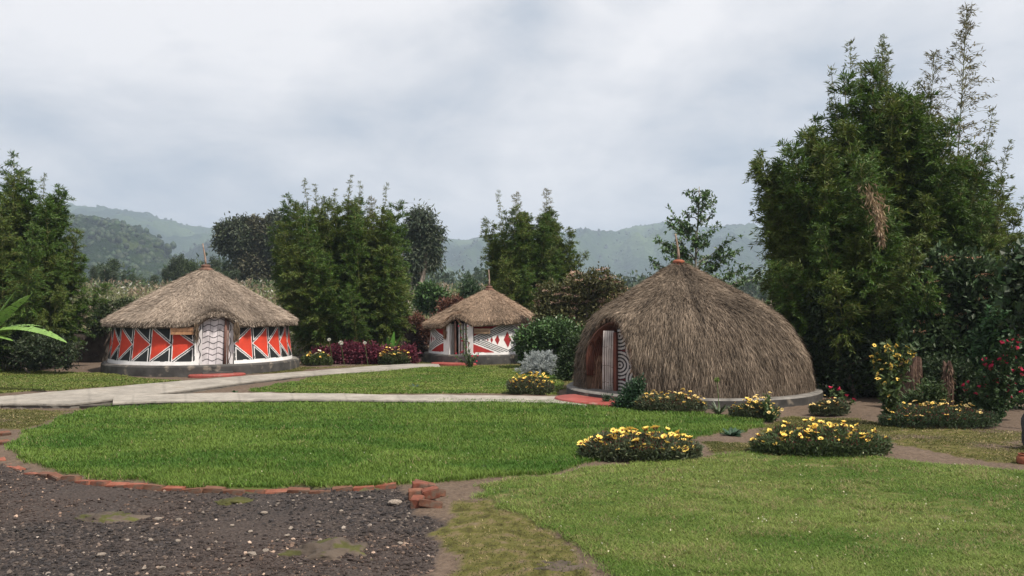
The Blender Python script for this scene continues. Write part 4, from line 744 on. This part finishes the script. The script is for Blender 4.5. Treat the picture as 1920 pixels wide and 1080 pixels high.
def tufts(mb,n,ell,hgt,rng,col,L,W,rad=0.15,buds=0.0,budcol=(0.13,0.035,0.03)):
    """plants fill an ellipse footprint; leaves at random height under the dome of the bed"""
    a=rng.uniform(0,6.28,n); q=np.sqrt(rng.random(n)); x=ell[0]*q*np.cos(a); y=ell[1]*q*np.sin(a); top=hgt*(1-q**3*0.45)*(0.8+0.4*vn(x*4+9,y*4,7)); z=top*rng.random(n)**0.6
    d=np.c_[x/ell[0]*0.5,y/ell[1]*0.5,0.7+0*x]+rng.normal(0,0.55,(n,3)); leaves(mb,np.c_[x,y,z],d,rng.normal(0,0.6,(n,3))+A(0,-0.2,0.7),rng.uniform(0.6,1.3,n)*L,rng.uniform(0.6,1.3,n)*W,cvar(n,rng,col,0.45,0.12))
    k=int(n*buds)
    if k:
        j=rng.integers(0,n,k); leaves(mb,np.c_[x,y,top*rng.uniform(0.7,1.1,n)][j],rng.normal(0,0.4,(k,3))+A(0,0,1),rng.normal(size=(k,3)),0.03,0.022,cvar(k,rng,budcol,0.4,0.15))
def bed(name,label,cat,px,py,wpx,hpx,nf,seed,col=(0.085,0.105,0.055),kinds=None,group='yellow daisy beds along the lawn',n=7000,L=0.06,W=0.018,dep=0.42,buds=0.10,fz=(0.82,1.36),fscale=1.2,extra=None,tilt=0.7,front=0.0):
    rng=np.random.default_rng(seed); b=gz(px,py); Yd=b[1]; rx=wpx/2/F*Yd; ry=max(0.15,rx*dep); b=b+A(0,ry*0.75,0); hgt=hpx/F*Yd*0.74; z0=float(H(b[0],b[1])); b[2]=0.0; root=thing(name,label,cat,tuple(b),group)
    mb=MB(); tufts(mb,n,(rx,ry),hgt,rng,col,L,W,buds=buds); obj('foliage',mb,M_leaf,root)
    kinds=kinds or YEL
    for i in range(nf):
        a=rng.uniform(0,6.28); q=math.sqrt(rng.random()); x=rx*1.0*q*math.cos(a); y=ry*q*math.sin(a)-front*ry; z=hgt*(1-q**3*0.5)*rng.uniform(*fz)
        o=bpy.data.objects.new('flower',kinds[rng.integers(len(kinds))]); COL.objects.link(o); o.parent=root; o.location=(x,y,z); o.rotation_euler=(rng.normal(0.25,0.45)*tilt,rng.normal(0,0.4)*tilt,rng.uniform(0,6.28)); s=fscale*rng.uniform(0.6,1.25); o.scale=(s,s,s)
    return root
bed('flower_bed','wide mound of yellow daisies on the lawn in front of the dome step','flower bed',1207,868,232,62,100,501,n=11000,L=0.07,W=0.02)
bed('flower_bed','wide mound of yellow daisies beside the bare earth patch right of the centre lawn','flower bed',1555,860,262,66,100,502,n=13000,L=0.07,W=0.02,col=(0.07,0.10,0.04))
bed('flower_bed','compact dome of small golden daisies below the silver leaved shrub','flower bed',995,742,90,44,95,503,n=6000,L=0.06,dep=0.5,fscale=0.95)
bed('flower_bed','band of pale yellow daisies along the front plinth of the dome','flower bed',1262,776,135,46,90,504,n=8000,kinds=YEL[:1]+PALE,fscale=0.95)
bed('flower_bed','small yellow daisy clump with taller bright blooms right of the lily plant','flower bed',1418,788,92,42,52,505,n=6000,kinds=YEL+PALE[:1],fscale=0.95)
bed('flower_bed','small pale yellow daisy clump next to the dark end of the dome plinth','flower bed',1560,780,72,38,26,506,n=4500,kinds=PALE,fscale=0.9)
bed('flower_bed','long straggling bed of pale yellow daisies in front of the tree stumps','flower bed',1778,805,222,50,80,507,n=12000,kinds=PALE+YEL[:1],fscale=0.85,col=(0.05,0.08,0.035))
# purple bed and its ends
ptree('purple_bed','long bed of dark purple leaved plants between the round huts','flower bed',27.9,(670,686),[(600,672,24,14,0),(630,668,24,16,0),(660,666,26,18,0),(690,666,26,18,0),(720,668,22,16,0),(765,668,16,18,0),(745,672,16,14,0)],15000,0.10,0.05,(0.11,0.018,0.035),510,0.02,trunkcol=(0.12,0.04,0.05),crown='foliage',zb=0)
bed('flower_bed','yellow and green flower clump at the left end of the purple bed','flower bed',592,687,56,30,22,511,group=None,n=3000,L=0.09,W=0.04,kinds=YEL+WHT,fscale=1.5,col=(0.07,0.10,0.03),buds=0.15)
bed('flower_bed','golden flower clump at the right end of the purple bed','flower bed',738,685,60,34,60,512,group=None,n=3500,L=0.08,W=0.035,kinds=PALE+YEL,fscale=1.4,col=(0.06,0.08,0.03),buds=0.15)
def stalk(name,label,cat,px,py,Yz,stems,flower,n,seed,col=(0.06,0.10,0.03),fs=1.0,leafL=0.08,leafW=0.035,head=None,group=None,nf=1):
    """upright plant: stems given as (top px, top py); leaves along them; flowers at the tips"""
    rng=np.random.default_rng(seed); b=gz(px,py); b[2]=0; root=thing(name,label,cat,tuple(b),group); mb=MB(); lf=MB()
    for (x,y) in stems:
        t=at(x,y,b[1]+rng.normal(0,0.12))-b; s=np.linspace(0,1,7); P=t*s[:,None]; P[:,0]=t[0]*s**1.4; P[:,1]=t[1]*s; P=P+np.stack([0.03*np.sin(s*5+x),0*s,0*s],-1); tube(mb,P,np.linspace(0.012,0.005,7),5,(0.10,0.13,0.05),cap=False)
        k=int(n/len(stems)); q=rng.uniform(0.05,0.98,k); pp=np.stack([np.interp(q,s,P[:,j]) for j in range(3)],-1)+rng.normal(0,0.02,(k,3)); leaves(lf,pp,rng.normal(0,0.7,(k,3))+A(0,0,0.3),rng.normal(0,0.4,(k,3))+A(0,-0.2,0.9),rng.uniform(0.6,1.3,k)*leafL,rng.uniform(0.6,1.3,k)*leafW,cvar(k,rng,col,0.35,0.12))
        if flower is not None:
            for _ in range(nf):
                j=rng.uniform(0.72,1.0) if nf>1 else 1.0; w0=np.array([np.interp(j,s,P[:,q_]) for q_ in range(3)])+rng.normal(0,0.05 if nf>1 else 0.004,3)
                o=bpy.data.objects.new('flower',flower[rng.integers(len(flower))]); COL.objects.link(o); o.parent=root; o.location=w0+A(0,0,0.015); o.rotation_euler=(rng.normal(0.5,0.4),rng.normal(0,0.4),rng.uniform(0,6)); s_=fs*rng.uniform(0.8,1.2); o.scale=(s_,s_,s_)
    obj('stems',mb,M_bark,root,smooth=True); obj('leaves',lf,M_leaf,root); return root
rng=np.random.default_rng(2)
stalk('daisy_plant','tall leggy plant with yellow flowers standing left of the tree stumps','plant',1668,798,0,[(1636,650),(1645,646),(1655,640),(1672,642),(1668,655),(1685,643),(1700,648),(1712,652),(1640,672),(1650,680),(1692,660),(1680,665),(1662,662),(1708,660),(1646,700),(1685,718)],[YEL[0],YEL[1]],1500,521,nf=3,fs=1.1,leafL=0.11,leafW=0.06,col=(0.055,0.085,0.025))
stalk('rose_bush','slender rose bush with pink blooms in front of the small back hut','rose',880,692,0,[(862,605),(868,630),(872,655),(880,640),(885,665),(872,612),(893,672),(866,660),(855,668),(900,660)],PINK,420,522,nf=2,fs=0.95,leafL=0.07,leafW=0.045,col=(0.05,0.085,0.025))
stalk('rose_bush','tall tangled rose bush with many crimson blooms at the right edge of the photo','rose',1868,792,0,[(1800,722),(1815,735),(1832,700),(1850,675),(1862,690),(1872,662),(1885,640),(1896,632),(1905,650),(1915,690),(1912,628),(1925,680),(1870,700),(1845,730),(1880,740),(1900,720),(1925,740),(1935,660)],PINK,5200,523,nf=3,fs=1.25,leafL=0.08,leafW=0.05,col=(0.04,0.075,0.025))
stalk('rose_bush','low rose with one magenta bloom beside the right end of the dome plinth','rose',1572,776,0,[(1556,730),(1575,733),(1590,745),(1598,752),(1565,750)],PINK[:1],420,524,fs=1.4,leafL=0.07,leafW=0.045)
# lily like plant with seed head
def spiky(name,label,px,py,n,L,W,col,seed,cat='plant',elev=0.8):
    rng=np.random.default_rng(seed); b=gz(px,py); b[2]=0; root=thing(name,label,cat,tuple(b)); mb=MB()
    for i in range(n):
        a=rng.uniform(0,6.28); bigleaf(mb,(0,0,0.0),(math.cos(a),math.sin(a),rng.uniform(0.4,1.0)*elev*2),L*rng.uniform(0.6,1.1),W,L*0.3*rng.random(),np.asarray(col)*rng.uniform(0.7,1.3),rng,n=8,tear=0)
    obj('leaves',mb,M_leafd,root); return root,b,rng
rt,b,rng=spiky('lily_plant','strap leaved lily with one tall stalk in front of the dome',1348,778,34,0.34,0.018,(0.05,0.08,0.03),531)
mb=MB(); t=at(1344,712,b[1])-b; tube(mb,np.array([(0,0,0),t*0.5+A(0.01,0,0),t]),0.007,6,(0.10,0.15,0.05)); obj('stalk',mb,M_leafd,rt)
mb=MB(); m=90; d=nrm(rng.normal(size=(m,3))); leaves(mb,t+d*0.01,d,rng.normal(size=(m,3)),0.055,0.014,cvar(m,rng,(0.14,0.2,0.05),0.3,0.1)); obj('seed_head',mb,M_leaf,rt)
stalk('lupin','pale yellow spire flower standing at the right end of the small daisy clump','plant',1442,790,0,[(1437,738),(1440,745),(1434,752),(1465,765),(1450,775)],PALE,300,532,nf=4,fs=0.8)
ptree('leafy_weed','dark green leafy weed growing against the dome doorstep','weed',gz(1185,768)[1],(1185,768),[(1190,748,20,16,0),(1170,756,16,10,0),(1205,755,18,12,0),(1188,732,12,10,0),(1198,722,7,8,0)],3600,0.07,0.035,(0.03,0.07,0.03),533,0.012,crown='leaves',zb=0)
ptree('leafy_weed','tiny pointed weed sprouting on the red dome doorstep edge','weed',gz(1137,762)[1],(1137,762),[(1137,756,5,6,0),(1137,748,3.5,6,0)],500,0.045,0.02,(0.03,0.07,0.03),534,0.006,crown='leaves',zb=0)
spiky('broad_weed','coarse dark leafed weed between the two wide daisy mounds',1372,818,26,0.22,0.05,(0.025,0.06,0.03),535,'weed',0.5)
spiky('small_weed','little dark weed alone in the middle of the far lawn',779,727,9,0.2,0.035,(0.02,0.045,0.03),536,'weed',0.4)
spiky('small_weed','little green weed at the edge where the two paths fork',440,736,10,0.13,0.03,(0.04,0.09,0.03),537,'weed',0.4)
# silver shrub
def silver():
    rng=np.random.default_rng(540); Yd=gz(1015,704)[1]-0.1; b=at(1015,600,Yd); b[2]=0; root=thing('silver_shrub','silvery grey feathery shrub beside the small back hut','shrub',tuple(b)); mb=MB(); lf=MB(); k=Yd/F
    for i in range(230):
        a=rng.uniform(0,6.28); e_=rng.uniform(0.1,1.45); L=k*rng.uniform(30,50)*(1+0.2*math.cos(e_)); d=A(math.cos(a)*math.cos(e_)*0.95,math.sin(a)*math.cos(e_)*0.8,math.sin(e_)*1.05); s=np.linspace(0,1,6); P=A(0,0,0.12)+d*L*s[:,None]+A(0,0,-0.22*L)*(s**2)[:,None]*1.2; tube(mb,P,0.006,4,(0.3,0.31,0.3),cap=False)
        m=56; q=rng.uniform(0.35,1.05,m)*5; pp=np.stack([np.interp(q,np.arange(6),P[:,j]) for j in range(3)],-1); leaves(lf,pp+rng.normal(0,0.012,(m,3)),d*0.9+rng.normal(0,0.55,(m,3))+A(0,0,-0.1),rng.normal(size=(m,3)),rng.uniform(0.04,0.085,m),0.016,cvar(m,rng,(0.36,0.39,0.39),0.3,0.04))
    obj('stems',mb,M_bark,root); obj('leaves',lf,M_leaf,root)
silver()
bed('white_flowers','cream white flowers in front of the silver shrub','flowers',1008,700,36,30,9,541,group=None,kinds=WHT,n=1500,L=0.09,W=0.03,fscale=1.7,col=(0.06,0.11,0.04),fz=(0.6,1.1))
for (lab,x,y,h) in (('single white flower head standing over the left part of the purple bed',617,688,51),('large round white flower head rising over the middle of the purple bed',639,688,45),('white flower head over the right part of the purple bed',684,688,45)):
    rg_=np.random.default_rng(x); b=gz(x,y); b[2]=0; b[1]+=0.6; root=thing('agapanthus',lab,'flower',tuple(b)); t=at(x,y-h,b[1])-b; mb=MB(); tube(mb,np.array([(0,0,0),t*0.5,t]),0.008,5,(0.08,0.12,0.04)); obj('stalk',mb,M_leafd,root)
    mb=MB(); m=110; d=nrm(rg_.normal(size=(m,3))); leaves(mb,t+d*0.02,d,rg_.normal(size=(m,3)),0.07 if x==639 else 0.045,0.03,cvar(m,rg_,(0.62,0.62,0.55),0.2,0.04)); obj('flower_head',mb,M_petal,root)
# shrubs on the right under the bamboo
ptree('flowering_shrub','broad leaved shrub with peach flower clusters in front of the tall bamboo','shrub',16.6,(1780,760),[(1785,500,34,26),(1820,520,36,34),(1770,540,38,36),(1840,570,34,36),(1800,600,44,40),(1740,600,34,34),(1780,660,46,44),(1840,650,40,44),(1720,640,30,30),(1850,520,22,22)],16000,0.13,0.075,(0.04,0.07,0.025),551,0.05,flowers=((0.62,0.36,0.24),34,0.045,0.12))
ptree('leafy_shrub','fresh green shrub with pointed leaves behind the crimson roses','shrub',15.6,(1890,760),[(1880,600,26,24),(1905,615,26,28),(1865,635,30,30),(1900,660,34,34),(1860,680,26,34),(1925,640,26,40),(1925,710,30,40)],8000,0.12,0.055,(0.04,0.09,0.03),552,0.04)
ptree('round_leaved_tree','sapling with round dark leaves reaching in from the right edge of the photo','tree',13.2,(1935,760),[(1915,500,22,20),(1900,530,14,16),(1925,545,20,20),(1910,575,14,14),(1935,600,30,30),(1950,520,30,34)],1500,0.13,0.12,(0.03,0.055,0.02),553,0.04,shell=0.9)
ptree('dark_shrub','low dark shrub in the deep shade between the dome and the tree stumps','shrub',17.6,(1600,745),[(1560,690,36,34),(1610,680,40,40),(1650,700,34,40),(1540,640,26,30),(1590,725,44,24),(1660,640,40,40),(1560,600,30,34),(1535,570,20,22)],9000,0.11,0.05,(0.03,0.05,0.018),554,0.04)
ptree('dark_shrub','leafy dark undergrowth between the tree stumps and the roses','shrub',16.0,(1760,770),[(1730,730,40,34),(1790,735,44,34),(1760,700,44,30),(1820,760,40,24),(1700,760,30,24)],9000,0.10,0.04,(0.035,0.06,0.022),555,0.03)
ptree('lime_shrub','sunlit yellow green shrub just visible over the right shoulder of the dome','shrub',26,(1520,680),[(1505,640,26,24),(1530,625,22,20),(1490,620,18,18),(1520,660,30,24)],5000,0.11,0.06,(0.12,0.16,0.04),556,0.04)
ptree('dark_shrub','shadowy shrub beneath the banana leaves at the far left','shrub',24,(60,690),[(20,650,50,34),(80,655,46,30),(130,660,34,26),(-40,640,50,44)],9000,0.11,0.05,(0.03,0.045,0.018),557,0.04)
def stump(label,px,py,hpx,r,seed):
    rng=np.random.default_rng(seed); b=gz(px,py); b[2]=0; h=hpx/F*b[1]; root=thing('tree_stump',label,'stump',tuple(b),'old tree stumps among the flowers'); a=np.linspace(0,2*math.pi,40,endpoint=False); z=np.linspace(-0.05,1,14); AA,Z=np.meshgrid(a,z)
    rr=r*(1+0.18*np.sin(AA*5+seed)+0.12*np.sin(AA*11+Z*3)+0.15*(fbm(AA*6,Z*5,seed,3)-0.5))*(1.25-0.35*Z**0.4); mb=MB(); zz=Z*h*(1+0.12*np.sin(AA*3+seed)*(Z>0.95)); P=np.stack([rr*np.cos(AA),rr*np.sin(AA),zz],-1); P=np.concatenate([P,(P[-1:]*A(0.5,0.5,1)-A(0,0,0.04)),(P[-1:]*A(0.01,0.01,1)-A(0,0,0.07))]); grid(mb,P,(0.10,0.06,0.045),closed=True); obj('stump_wood',mb,M_bark,root)
    mb=MB(); n=500; aa=rng.uniform(0,6.28,n); zz=rng.random(n)*h; leaves(mb,np.c_[r*1.05*np.cos(aa),r*1.05*np.sin(aa),zz],rng.normal(0,0.3,(n,3))+A(0,0,-1),rng.normal(size=(n,3)),0.12,0.014,cvar(n,rng,(0.15,0.10,0.07),0.4,0.1)); obj('hanging_roots',mb,M_bark,root)
ptree('leafy_weed','loose green weed half covering the foot of the wide stump','weed',gz(1728,782)[1],(1728,782),[(1735,750,26,22,0),(1716,760,20,16,0),(1752,740,14,20,0),(1700,765,16,14,0)],2600,0.09,0.03,(0.05,0.08,0.025),538,0.01,crown='leaves',zb=0)
stump('wide reddish brown stump with hanging roots beside the tall yellow plant',1706,768,90,0.19,61)
stump('thin grey brown stump on the right nearer the crimson roses',1778,772,86,0.075,62)
# boulder and clay pot at the right frame edge
rg_=np.random.default_rng(3); b=gz(1972,850); mb=MB(); rock(mb,(0,0,0.25),(0.28,0.25,0.36),rg_,(0.05,0.05,0.055),ICO3); tagit(obj('boulder',mb,M_stone,smooth=True,loc=(b[0],b[1]+0.2,0)),'smooth dark boulder cut by the right edge of the photo','boulder')
b=gz(1921,873); mb=MB(); lathe(mb,[(0,0),(0.07,0),(0.09,0.05),(0.085,0.11),(0.06,0.13),(0.05,0.12),(0,0.11)],20); root=thing('clay_pot','small terracotta pot lying at the right edge of the photo','pot',(b[0],b[1],0)); obj('pot_body',mb,M_terra,root,smooth=True); mb=MB(); lathe(mb,[(0.058,0.13),(0.07,0.135),(0.07,0.15),(0.055,0.15)],20); obj('pot_rim',mb,M_terra,root,smooth=True)

# ---------------------------------------------------------------- bricks
def brick_mesh(seed,size):
    import bmesh
    rng=random.Random(seed); bm=bmesh.new(); bmesh.ops.create_cube(bm,size=1)
    for v in bm.verts: v.co.x*=size[0]; v.co.y*=size[1]; v.co.z*=size[2]; v.co+=Vector([rng.uniform(-1,1)*0.006 for _ in range(3)])
    bmesh.ops.bevel(bm,geom=bm.edges[:],offset=0.007,segments=2,affect='EDGES'); bmesh.ops.subdivide_edges(bm,edges=bm.edges[:],cuts=1)
    for v in bm.verts: v.co+=Vector([rng.uniform(-1,1)*0.0025 for _ in range(3)])
    V=np.array([v.co[:] for v in bm.verts]); mb=MB()
    k=np.array([rng.uniform(0.14,0.22),0.072,0.045])*rng.uniform(0.7,1.1)
    bmesh.ops.triangulate(bm,faces=bm.faces[:]); bm.verts.index_update(); mb.add(V,[[v.index for v in f.verts] for f in bm.faces],k)
    bm.free(); me=mb.mesh('brick'); me.materials.append(M_brick); return me
BR=[brick_mesh(i,(0.23,0.105,0.07)) for i in range(5)]; BS=[brick_mesh(20+i,(0.17,0.12,0.10)) for i in range(4)]
def place(me,name,label,cat,group,loc,rot):
    o=bpy.data.objects.new(name,me); COL.objects.link(o); o.location=loc; o.rotation_euler=rot; return tagit(o,label,cat,group)
def edging():
    rng=np.random.default_rng(70); pts=np.array([gz(x,y) for x,y in [(-20,850),(10,874),(60,889),(120,899),(200,908),(300,913),(420,917),(520,918),(600,917),(690,914),(765,911)]]); d=np.r_[0,np.cumsum(np.linalg.norm(np.diff(pts,axis=0),axis=1))]; s=0.1
    while s<d[-1]-0.1:
        p=np.array([np.interp(s,d,pts[:,k]) for k in range(2)]); q=np.array([np.interp(s+0.1,d,pts[:,k]) for k in range(2)]); a=math.atan2(q[1]-p[1],q[0]-p[0]); buried=s/d[-1]<0.30
        if not (buried and rng.random()<0.35):
            z=float(H(p[0],p[1]))+(-0.006 if not buried else -0.026)+rng.normal(0,0.006)
            place(BR[rng.integers(5)],'brick','red brick set end to end in the curved edging of the gravel','brick','bricks edging the gravel',(p[0],p[1]+rng.normal(0,0.012),z-abs(rng.normal(0,0.009))),(rng.normal(0,0.09),rng.normal(0,0.06),a+rng.normal(0,0.10)))
        s+=0.235
    for (x,y,z,rz,k,l) in ((795,918,0.03,0.15,'R','flat brick at the back of the loose pile, ending the edging line'),(786,931,0.08,0.1,'S','pale topped brick lying in the upper middle of the loose pile'),(812,935,0.05,0.5,'R','brick at the right rear of the loose pile beside the bare earth'),(781,952,0.04,1.5,'S','rounded brick standing at the front left corner of the pile'),(779,938,0.05,0.1,'S','small broken brick stacked behind the rounded front left one'),(806,955,0.035,0.1,'R','long brick across the front right of the loose pile'),(806,945,0.09,0.35,'S','chipped brick resting on top of the loose pile')):
        p=gz(x,y); me=BR[rng.integers(5)] if k=='R' else BS[rng.integers(4)]; place(me,'brick',l,'brick','loose bricks piled at the end of the edging',(p[0],p[1]+0.06,float(H(p[0],p[1]))+z),(rng.normal(0,0.1),rng.normal(0,0.1),rz))
    for (x,y,l) in ((3,818,'brick leaning at the left photo edge, uppermost of two'),(1,835,'brick lying at the left photo edge below another one')):
        p=gz(x,y); place(BR[1],'brick',l,'brick','bricks at the left edge',(p[0],p[1],0.03),(0.25,0,0.9))
edging()

# ---------------------------------------------------------------- stones and gravel
def gravel():
    rng=np.random.default_rng(80); mb=MB(); n=95000; Yd=4.5+6*rng.random(n)**1.4; px=rng.uniform(-250,900,n); X=(px-960)/F*Yd; jx=(fbm(X*2.5,Yd*2.5,21,3)-0.5)*0.42
    k=inpoly(X+jx,Yd,GRAVEL)&(fbm(X*0.9,Yd*0.9,83,3)>0.22+0.25*rng.random(n)); X=X[k]; Yd=Yd[k]; n=len(X); Z=H(X,Yd)-0.012+(fbm(X*3,Yd*3,5,4)-0.5)*0.05+(fbm(X*9,Yd*9,6,3)-0.5)*0.03
    s=0.004+0.016*rng.random(n)**6; v,f=ICO1; 
    V=v[None]*s[:,None,None]*(1+0.5*rng.normal(0,0.35,(n,1,3)))*A(1.1,1.1,0.75)+np.stack([X,Yd,Z+s*0.2],-1)[:,None]; V=V+rng.normal(0,1,V.shape)*s[:,None,None]*0.16
    t=rng.random((n,1)); c=np.where(t<0.84,A(0.03,0.026,0.026),np.where(t<0.975,A(0.09,0.072,0.062),A(0.26,0.22,0.19)))*rng.uniform(0.6,1.4,(n,1)); bt=ss(0.4,0.62,fbm(X*0.6+4,Yd*0.6,88,4))[:,None]; c=c*(1-bt)+bt*c*A(1.45,1.22,1.08); F_=(f[None]+np.arange(n)[:,None,None]*len(v)).reshape(-1,3)
    mb.add(V.reshape(-1,3),F_,np.repeat(c,len(v),0)); tagit(obj('gravel',mb,M_stone),kind='stuff')
gravel()
rg_=np.random.default_rng(90)
STN=[]
for i in range(5):
    mb=MB(); rock(mb,(0,0,0),(1,0.75,0.5),rg_,A(0.30,0.25,0.21)*rg_.uniform(0.7,1.15),ICO2,0.3); me=mb.mesh('pale_stone'); me.materials.append(M_stone); STN.append(me)
for i,(x,y,s) in enumerate([(471,1040,11),(498,1032,8),(545,988,7),(538,1001,6),(598,975,6),(522,941,5),(495,960,7),(405,1015,4),(391,1030,5),(440,1020,4),(305,1067,8),(190,1043,9),(270,1068,6),(298,973,9),(335,974,7),(458,1047,5),(355,1077,6),(600,1010,5),(750,1019,6),(739,975,5),(765,968,4),(740,944,14),(640,955,4),(435,985,5),(690,935,5),(380,958,4),(550,935,4),(470,995,5),(620,940,4),(520,1010,4),(563,1056,4),(430,1068,5),(282,1015,6),(333,1016,6),(1072,1030,5)]):
    p=gz(x,y); k=s/F*p[1]; o=bpy.data.objects.new('stone',STN[i%5]); COL.objects.link(o); o.location=(p[0],p[1],float(H(p[0],p[1]))+k*0.25-0.005); o.scale=(k,k,k); o.rotation_euler=(0,0,rg_.uniform(0,6))
    if s>=11 and x<500: tagit(o,'largest rounded tan stone, lying left of the low rock outcrop in the gravel','stone')
    elif x==740 and s==14: tagit(o,'flat tan slab stone lying left of the loose brick pile','stone')
    elif x==1072: tagit(o,'single grey pebble on the bare earth at the edge of the right lawn','stone')
    else: tagit(o,'pale stone lying loose on the dark gravel','stone','pale stones scattered on the gravel')
for (x,y,w_,h_,lab,sd) in ((610,1040,95,22,'low moss speckled rock outcrop in the foreground gravel',3),(195,975,70,12,'long low rock ledge breaking through the gravel at the left',4),(440,938,42,6,'flat mossy green hump in the gravel just below the brick edging',5),(690,1058,10,5,'small brown rock outcrop near the bottom edge of the photo',7),(1045,1065,60,9,'bare brown earth hump at the bottom next to the right lawn',8)):
    rg2=np.random.default_rng(sd); p=gz(x,y); k=p[1]/F; mb=MB(); v,f=ICO3; 
    v_,f_=ico(5); v,f=v_,f_; d=v*(1+0.9*(fbm(v[:,0]*2.2+sd,v[:,1]*2.2+v[:,2]*0.5,sd,5,0.6)[:,None]-0.5)); d[:,2]+=0.5*(fbm(v[:,0]*5,v[:,1]*5,sd+2,4)-0.5); q=fbm(v[:,0]*3,v[:,1]*3,sd+5,3)[:,None]; base_c=A(0.075,0.058,0.046) if sd!=5 else A(0.055,0.055,0.016); cc=np.where(q>0.60,A(0.05,0.05,0.016),base_c)*(0.7+0.6*q)
    mb.add(d*A(w_*k,w_*k*0.55,h_*k*1.3),f,cc); root=tagit(obj('rock_outcrop',mb,M_stone,smooth=True,loc=(p[0],p[1]+0.1,float(H(p[0],p[1]))-h_*k*0.75)),lab,'rock')

# ---------------------------------------------------------------- grass
def grass():
    rng=np.random.default_rng(120)
    def scatter(P,n,dens_pow,Lr,Wr,colA,colB,edge=0.0,name='grass',dry=0.0,lawnseed=0,bend=0.5,kill=None):
        P_=np.array(P); ymin,ymax=max(4.6,P_[:,1].min()),min(31,P_[:,1].max()); pts=[]; got=0
        while got<n:
            u=rng.random(n); Yd=1/(1/ymin+(1/ymax-1/ymin)*u) if dens_pow else rng.uniform(ymin,ymax,n); px=rng.uniform(-120,2050,n); X=(px-960)/F*Yd; jx=(fbm(X*2.5,Yd*2.5,21,3)-0.5)*0.42+rng.normal(0,0.035,n); jy=(fbm(X*2.5,Yd*2.5,41,3)-0.5)*0.42+rng.normal(0,0.035,n)
            k=inpoly(X+jx,Yd+jy,P)
            if kill is not None: k&=~((fbm(X*1.6,Yd*2.2,kill,4)>0.60)&(rng.random(n)<0.72))
            if not k.any(): break
            pts.append(np.c_[X[k],Yd[k]]); got+=k.sum()
        p=np.concatenate(pts)[:n]; n=len(p); X,Yd=p.T; Z=H(X,Yd)+0.018
        q=fbm(X*0.8,Yd*1.6,lawnseed,5,0.62); q2=fbm(X*3.5,Yd*3.5,lawnseed+3,3); t=np.clip((q-0.36)*3.0+rng.normal(0,0.22,n),0,1)[:,None]; c=np.asarray(colA)*(1-t)+np.asarray(colB)*t; c=c*rng.uniform(0.65,1.35,(n,1))
        if dry: dm=(rng.random(n)<dry*(0.2+2.2*ss(0.45,0.7,q2))); c[dm]=A(0.34,0.28,0.14)*rng.uniform(0.5,1.1,(dm.sum(),1))
        L=rng.uniform(*Lr,n)*(0.7+0.6*q2)*(0.8+0.4*q); W=rng.uniform(*Wr,n)*np.clip(Yd/9,0.8,1.8); a=rng.uniform(0,6.28,n); lean=rng.uniform(0.15,0.9,n)*bend*1.4
        d=nrm(np.stack([np.cos(a)*lean,np.sin(a)*lean,1+0*a],-1)); mb=MB(); blades(mb,np.c_[X,Yd,Z-0.005],d,L,W,c,np.stack([np.cos(a),np.sin(a),-0.5+0*a],-1)*bend,np.stack([-np.sin(a+rng.normal(0,0.8,n)),np.cos(a),0*a],-1)); tagit(obj(name,mb,M_grass),kind='stuff')
    scatter(LAWN_A,250000,1,(0.042,0.088),(0.005,0.010),(0.050,0.122,0.012),(0.125,0.195,0.032),lawnseed=5,bend=0.55,dry=0.02)
    scatter(LAWN_B,330000,1,(0.028,0.062),(0.004,0.008),(0.075,0.150,0.018),(0.180,0.235,0.055),lawnseed=15,bend=0.9,dry=0.12,kill=33)
    scatter(LAWN_C,90000,0,(0.03,0.065),(0.010,0.016),(0.080,0.150,0.020),(0.160,0.205,0.042),lawnseed=25,bend=0.6,dry=0.06)
    scatter(LAWN_D,60000,0,(0.03,0.06),(0.010,0.016),(0.095,0.140,0.025),(0.17,0.19,0.045),lawnseed=35,bend=0.6,dry=0.08)
    for i,P in enumerate(MOSS): scatter(P,(16000,2600,9000,9000,7000,5000,9000)[i],1,(0.012,0.03),(0.006,0.012),(0.06,0.068,0.015),(0.115,0.115,0.03),lawnseed=45+i,bend=0.9,dry=0.15,name='moss',kill=50+i)
grass()
# white clover dots on the lawns
def litter():
    rng=np.random.default_rng(130); mb=MB(); n=1400; Yd=6+20*rng.random(n)**1.3; px=rng.uniform(0,1920,n); X=(px-960)/F*Yd; k=np.zeros(n,bool)
    for P in (LAWN_A,LAWN_C,LAWN_B): k|=inpoly(X,Yd,P)
    X=X[k];Yd=Yd[k];n=len(X); leaves(mb,np.c_[X,Yd,H(X,Yd)+rng.uniform(0.03,0.08,n)],rng.normal(size=(n,3)),rng.normal(0,0.3,(n,3))+A(0,0,1),0.022,0.014,cvar(n,rng,(0.42,0.40,0.28),0.4,0.1)); tagit(obj('fallen_leaves',mb,M_leaf),kind='stuff')
litter()

# ---------------------------------------------------------------- air
hz=MB(); box(hz,(-4200,-80,-30),(4200,5600,345)); m=bpy.data.materials.new('haze'); m.use_nodes=True; m.node_tree.nodes.clear()
vo=m.node_tree.nodes.new('ShaderNodeVolumePrincipled'); vo.inputs['Color'].default_value=(0.66,0.80,1.0,1); vo.inputs['Density'].default_value=0.00038; vo.inputs['Anisotropy'].default_value=0.1
mo_=m.node_tree.nodes.new('ShaderNodeOutputMaterial'); m.node_tree.links.new(vo.outputs[0],mo_.inputs['Volume'])
tagit(obj('haze',hz,m),kind='stuff')
